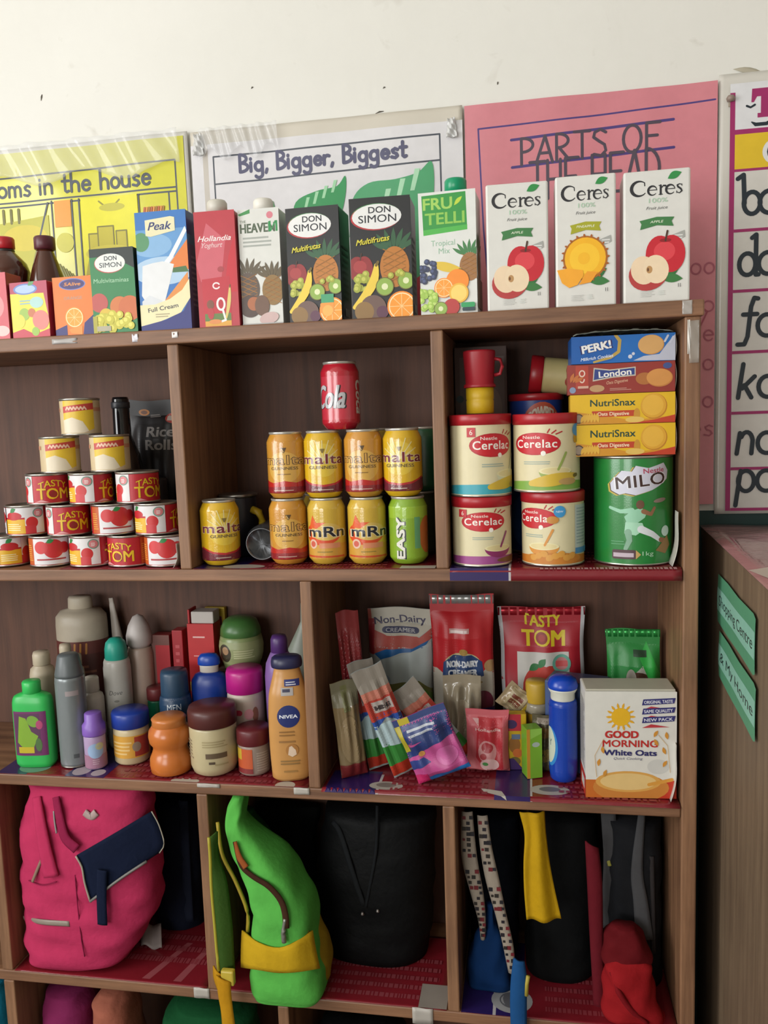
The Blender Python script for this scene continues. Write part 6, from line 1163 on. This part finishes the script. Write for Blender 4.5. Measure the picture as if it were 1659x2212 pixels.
# black bags
t, Lb = softbag('black_bag', 'large black bag with loose folds in the middle compartment', [(1738, 705, 940, .8), (1850, 692, 938), (1960, 694, 935), (2060, 712, 925), (2105, 738, 905, .8), (2122, 775, 880, .5)], .165, .072, '0b0c0d', seed=5, zmin=z4, rough=.6, xlim=C4M, straps=(('strap', [(718, 1775), (735, 1800), (760, 1880), (785, 1955)], .010, '1a1c1e'), ('strap', [(815, 1740), (812, 1840), (790, 1960)], .006, '17191b')))
for px, py in ((783, 1974), (816, 1968)): wb(MB().lathe([(.0005, -.003), (.003, -.002), (.0035, 0), (.002, .003), (.0005, .0035)], M('8a8480', .3, metal=.7), 10, c=Lb.hit(px, py, .003)), 'stud', t, 'metal stud')
softbag('black_bag', 'smaller black bag wedged behind the lime green backpack', [(1738, 545, 690, .8), (1850, 560, 682), (1960, 600, 686), (2060, 640, 690), (2100, 650, 690, .6)], .215, .024, '0a0c0b', seed=6, zmin=z4, xlim=C4M)
# right compartment
softbag('black_bag', 'dark navy bag behind the patterned strap', [(1748, 1000, 1120, .8), (1850, 998, 1122), (1980, 1000, 1120), (2090, 1004, 1118), (2130, 1020, 1110, .6)], .185, .055, '0c1018', seed=7, zmin=z4, xlim=C4R)
softbag('black_bag', 'tall black bag behind the yellow cloth', [(1745, 1145, 1290, .8), (1850, 1140, 1292), (1990, 1138, 1290), (2110, 1135, 1288), (2170, 1150, 1275, .7)], .165, .072, '0a0b0c', seed=8, zmin=z4, xlim=C4R)
tg, Lg = softbag('grey_backpack', 'charcoal backpack with grey straps beside the right side panel', [(1752, 1302, 1442, .8), (1850, 1302, 1442), (1990, 1304, 1442), (2110, 1308, 1442), (2180, 1325, 1435, .7)], .16, .072, '1c1d20', seed=9, zmin=z4, xlim=C4R, straps=(('shoulder_strap', [(1314, 1756), (1318, 1850), (1314, 1930), (1312, 2005)], (.026, .018), '4a4a4c'), ('shoulder_strap', [(1386, 1760), (1376, 1880), (1384, 1950), (1392, 2030)], (.012, .03), '48484a'), ('side_strap', [(1408, 1850), (1410, 1950), (1412, 2060)], .008, '2e2a2a')))
wb(strip(MB(), Lg, [(1308, 1822), (1312, 1845), (1318, 1870)], .008, M('8f8a2a', .5), .008), 'yellow_print', tg, 'yellow print'); 
tag(ribbon(MB(), [at(px, py, .05) for px, py in ((1266, 1815), (1270, 1900), (1276, 2020), (1282, 2120), (1284, 2175))], [at(px, py, .05) for px, py in ((1290, 1830), (1298, 1900), (1300, 2020), (1302, 2120), (1303, 2178))], cloth('5f1620'), 22, 5, .004, .004).build('red_strap'), 'dark red strap hanging beside the charcoal backpack', 'strap')
t, Lr = softbag('red_bag', 'bright red cloth bag with a dark red top before the charcoal backpack', [(2062, 1330, 1385, .5), (2080, 1308, 1404, .9), (2110, 1303, 1410), (2150, 1302, 1420), (2190, 1302, 1432), (2222, 1306, 1436, .8)], .036, .034, '8c171c', seed=10, wob=.004, zmin=z4, xlim=C4R)
L9 = pxloft([(1998, 1325, 1372, .5), (2018, 1306, 1392, .9), (2045, 1300, 1404), (2075, 1302, 1402), (2092, 1315, 1395, .7)], .05, .034, 2.3); wb(L9.mesh(cloth('5a0f15'), 32, .004, 4), 'gathered_top', t, 'dark red gathered top')
wb(MB().tube(resample([Lr.hit(px, py, .002) for px, py in ((1318, 2100), (1335, 2140), (1362, 2180), (1400, 2212))], 14), [.002]*4+[.005]*7+[.003]*4, cloth('741219'), 8), 'cloth_fold', t)
tag(ribbon(MB(), [at(px, py, .02) for px, py in ((1123, 1752), (1134, 1800), (1131, 1860), (1132, 1920), (1137, 1985))], [at(px, py, .02) for px, py in ((1175, 1752), (1178, 1800), (1186, 1860), (1198, 1920), (1213, 1984))], cloth('b08a12', .7), 26, 14, .006, .002, .005, 1.5, 1).build('yellow_cloth'), 'long yellow cloth strip hanging from the board', 'cloth')
def patt(name, label, Lp, Rp):
    t = T(name, label, 'strap', tuple(Vector(Lp[0])*0)); t.location = Vector(Rp[-1]); mb = ribbon(MB(), Lp, Rp, cloth('9a8f82'), 24, 5, .003, .002); wb(mb, 'strap_cloth', t)
    A = resample(Lp, 24); B = resample(Rp, 24); mb = MB(); rd = random.Random(3)
    for j in range(1, 24):
        for k in (.2, .55, .85):
            if rd.random() < .62:
                p = A[j].lerp(B[j], k)+Vector((0, -.005, 0)); s_ = .0035*rd.uniform(.6, 1.1); c = rd.choice(['1c1a20', '221c24', '6a1c24', '2a2420']); mb.add([p+Vector((-s_, 0, -s_)), p+Vector((s_, 0, -s_)), p+Vector((s_, 0, s_)), p+Vector((-s_, 0, s_))], [(0, 1, 2, 3)], c)
    wb(mb, 'check_pattern', t, recalc=False)['kind'] = 'stuff'
q = lambda Y, l: [at(px, py, Y) for px, py in l]
patt('patterned_strap', 'cream checked strap hanging nearer the wooden divider', q(.055, [(998, 1752), (998, 1850), (1018, 1930), (1034, 1985), (1040, 2028)]), q(.055, [(1020, 1752), (1030, 1850), (1044, 1930), (1048, 1985), (1046, 2028)]))
patt('patterned_strap', 'cream checked strap with the longer end beside the yellow cloth', q(.045, [(1032, 1760), (1038, 1830), (1050, 1900), (1070, 1970), (1085, 2030), (1100, 2100)]), q(.045, [(1052, 1760), (1062, 1830), (1078, 1900), (1092, 1970), (1108, 2040), (1112, 2100)]))
softbag('blue_bag', 'dark blue cloth pouch below the checked straps', [(1948, 1050, 1066, .3), (1990, 1044, 1074, .5), (2025, 1025, 1088, .8), (2060, 1013, 1098), (2100, 1010, 1106), (2132, 1016, 1108, .8)], .078, .03, '0e2f5c', seed=11, zmin=z4, xlim=C4R)
t = T('blue_strap', 'mid blue strap with a yellow cord end hanging over the shelf edge', 'strap', at(1120, 2212, -.012))
wb(ribbon(MB(), q(-.012, [(1112, 2068), (1106, 2110), (1104, 2160), (1106, 2230)]), q(-.012, [(1130, 2075), (1136, 2110), (1136, 2160), (1136, 2230)]), cloth('1c4a7c'), 18, 5, .004, .004), 'strap_cloth', t)
wb(MB().tube(q(-.016, [(1141, 2108), (1138, 2125), (1137, 2150)]), .0035, M('a8983a', .6), 8), 'cord_end', t, 'yellow cord end')
# bottom row
z5 = Z[5]+.0008
softbag('magenta_bag', 'dull magenta bag in the bottom row under the pink school bag', [(2125, 95, 190, .6), (2150, 78, 205, .9), (2215, 68, 215), (2330, 70, 215), (2480, 80, 210), (2560, 95, 200, .6)], .10, .07, '7a2450', seed=12, zmin=z5, xlim=C5L)
softbag('peach_bag', 'peach coloured bag in the bottom row beside the magenta bag', [(2132, 225, 270, .5), (2150, 210, 285, .9), (2215, 222, 300), (2340, 225, 300), (2500, 230, 295), (2580, 240, 285, .6)], .085, .055, '9a5a48', seed=13, zmin=z5)
softbag('green_bag', 'dark green bag in the bottom row under the lime backpack', [(2160, 385, 520, .6), (2180, 365, 548, .9), (2240, 360, 555), (2380, 365, 555), (2540, 372, 550), (2620, 390, 540, .6)], .11, .075, '144a28', seed=14, zmin=z5)
softbag('black_bag', 'black bag in the bottom row beside the dark green bag', [(2200, 700, 860, .6), (2230, 690, 880), (2400, 690, 880), (2560, 700, 870), (2640, 720, 850, .6)], .13, .07, '101214', seed=15, zmin=z5)
# next bay to the left, only its edge shows
softbag('cyan_bag', 'bright cyan bag in the neighbouring bay below', [(2112, -70, 12, .7), (2140, -80, 18), (2185, -75, 24), (2300, -60, 30), (2500, -40, 40), (2560, -30, 30, .6)], .06, .05, '1f86a8', seed=16, zmin=z5)
softbag('olive_bag', 'olive green bag in the neighbouring bay above', [(1740, -140, -40, .7), (1900, -130, -22), (2000, -120, -14), (2060, -110, -10, .8), (2078, -90, -20, .5)], .08, .06, '5a6a24', seed=17, zmin=z4)

# ================================================================== plastic poster liners on the shelf boards
LR = M('7a1c26', .25, coat=.3, bump=.3, bscale=30); LP = M('2b1c56', .25, coat=.3); LW = M('b5b0b0', .3)
def liner(label, x0, x1, zt, d, art, over=0, curl=None, front=-.0035):
    W = x1-x0; t = T('shelf_liner', label, 'liner', ((x0+x1)/2, 0, zt)); tk = .0006
    def f(u, v, o=0):
        s_ = v*(d+over)                       # from the back edge of the sheet to the front and over the edge
        y = d-s_
        if y >= 0 or over == 0: return ((u-.5)*W, max(y, front), .0002+tk+o+.0002*sin(u*40)*sin(v*9))
        return ((u-.5)*W, front-o-.0006, -(-y)+.0004)
    MB().shell(lambda u, v: f(u, 1-v), 24, 30, LR, tk*.5).build('liner_sheet', t)
    A = Art(W, d+over); art(A); A.out(MB(), lambda u, v, o: f(u, 1-v, o), .012, .0002, .000012).build('liner_print', t, recalc=False)
    if curl:
        x, h_, w_, yy, cl = curl
        c_ = T('curled_paper', cl, 'paper', (x, yy, zt+.001)); MB().shell(lambda u, v: (-.003-.010*(1-v)**2+.002*sin(v*5), u*w_*(1-.35*v), .001+v*h_), 8, 10, M('bdb9b0', .5), .0005).build('paper_sheet', c_)
    return t
def rows_(a, x0, x1, y0, y1, n, c='86343c'):
    for i in range(n):
        x = x0
        while x < x1: w_ = random.uniform(.006, .02); a.rect(x, y0+(y1-y0)*i/n, min(x+w_, x1), y0+(y1-y0)*(i+.45)/n, c); x += w_+.006
    return a
liner('red plastic sheet under the tomato tins with a curled corner', -.82, -.594, Z[2], .16, lambda a: (a.rect(.4, .02, .98, .05, 'b5505a'), rows_(a, .1, .95, .3, .7, 3)), curl=(-.594, .042, .05, .004, 'white curled paper corner beside the tomato tins at the divider'))
liner('red and purple plastic sheet under the malt cans', -.569, -.1535, Z[2], .18, lambda a: (a.rect(0, 0, .2, 1, LP), a.rect(.86, .0, 1, .14, 'b5ada0'), a.ell(.2, .12, .09, .1, 'a39c92'), rows_(a, .3, .8, .02, .5, 4)))
liner('red and purple plastic sheet under the cereal tins drooping over the board edge', -.129, .2285, Z[2], .2, lambda a: (a.rect(0, 0, .262, 1, LP), a.rect(.262, 0, .272, 1, LW), rows_(a, .4, .98, .085, .13, 1, 'b58a8c'), rows_(a, .3, .95, .3, .8, 4)), over=.019, curl=(.2285, .085, .04, .004, 'white curled paper corner beside the big green tin'))
liner('red and purple plastic sheet with stickers under the toiletries', -.98, -.3845, Z[3], .2, lambda a: (a.rect(0, 0, .1, 1, LP), a.rect(.23, 0, .36, 1, LP), a.ell(.265, .13, .028, .1, 'a89ca4'), a.ell(.325, .1, .022, .07, 'a89ca4'), a.ell(.1, .16, .05, .12, '6a8f7c'), a.ell(.62, .02, .045, .05, 'b5aca0'), a.ell(.93, .02, .03, .08, 'b5aca0'), rows_(a, .4, .9, .05, .7, 6)))
liner('red and purple plastic sheet with oval stickers under the packets', -.3595, .2285, Z[3], .22, lambda a: (a.rect(0.01, 0, .16, .35, LP), a.rect(.16, 0, .168, .3, LW), a.ell(.185, .11, .05, .07, 'a8a098'), a.ell(.185, .12, .03, .04, '7a6f6a'), a.rect(.5, .0, .60, 1, LP), a.rect(.6, 0, .606, .4, LW), a.ell(.655, .16, .056, .085, 'a8a098'), a.ell(.655, .17, .03, .04, '6a6468'), a.poly([(.46, .14), (.52, .1), (.535, .0), (.47, .08)], 'b9b4aa'), rows_(a, .2, .48, .04, .5, 5, '87383f'), rows_(a, .68, .95, .04, .5, 6, '87383f')), curl=(.2285, .095, .05, .006, 'white curled paper corner beside the oats box'), over=.004)
liner('red plastic sheet with pale stripes under the pink school bag', -.98, -.593, Z[4], .2, lambda a: (a.poly([(.66, .05), (.70, .05), (.80, .6), (.77, .6)], '934a50'), a.poly([(.82, .05), (.86, .05), (.92, .6), (.89, .6)], '934a50'), rows_(a, .5, .95, .3, .8, 3)), curl=None)
liner('red plastic sheet under the black bags', -.567, -.1545, Z[4], .2, lambda a: (rows_(a, .45, .95, .1, .7, 5, '853a42'), a.rect(.88, 0, 1, .3, '8a827a')))
liner('red and purple plastic sheet with a silver oval under the hanging straps', -.1295, .2285, Z[4], .2, lambda a: (a.rect(0, 0, .3, 1, LP), a.rect(.15, 0, .165, .3, LW), a.ell(.24, .2, .1, .16, '9a9a9a'), a.ell(.24, .2, .06, .1, '5c5c60'), rows_(a, .4, .9, .1, .6, 4)))
# price tags and tape bits on the board edges
for px, py, w_, h_, lab in ((450, 1693, .042, .007, 'white tape strip on the third board edge below the brown-lidded jar'), (651, 1696, .028, .012, 'white tape bit on the third board edge below the tan lotion'), (434, 2118, .03, .02, 'torn white tape on the lower board beside the divider'), (912, 2160, .036, .03, 'grey tape scrap on the lower board under the black bag')):
    p = at(px, py, -.001); zz = min(p.z, (Z[3] if py < 1800 else Z[4])-.001)
    tag(MB().shell(lambda u, v: (p.x+(u-.5)*w_, -.0012-.0008*sin(u*7+v*3), zz+(v-.9)*h_), 6, 3, M('aaa49c', .4), .0004).build('tape_scrap'), lab, 'tape')

for px, py, w_, h_, m_, lab in ((1487, 728, .0035, .05, M('d8d4cc', .3), 'thin white paper edge near the top of the right side panel'), (1499, 738, .014, .062, M('b9b2a8', .1, alpha=.4, coat=1.0), 'clear tape patch near the top of the right side panel'), (1484, 664, .014, .02, M('cfc9c2', .12, alpha=.5, coat=1.0), 'clear tape bit at the corner of the top board')):
    p = at(px, py, -.003)
    tag(MB().shell(lambda u, v: (p.x+(u-.5)*w_, -.0052-.0007*sin(u*5+v*9), p.z+(v-.5)*h_), 6, 8, m_, .0003).build('tape_scrap'), lab, 'tape')

for o in PENDING: COL.objects.link(o)
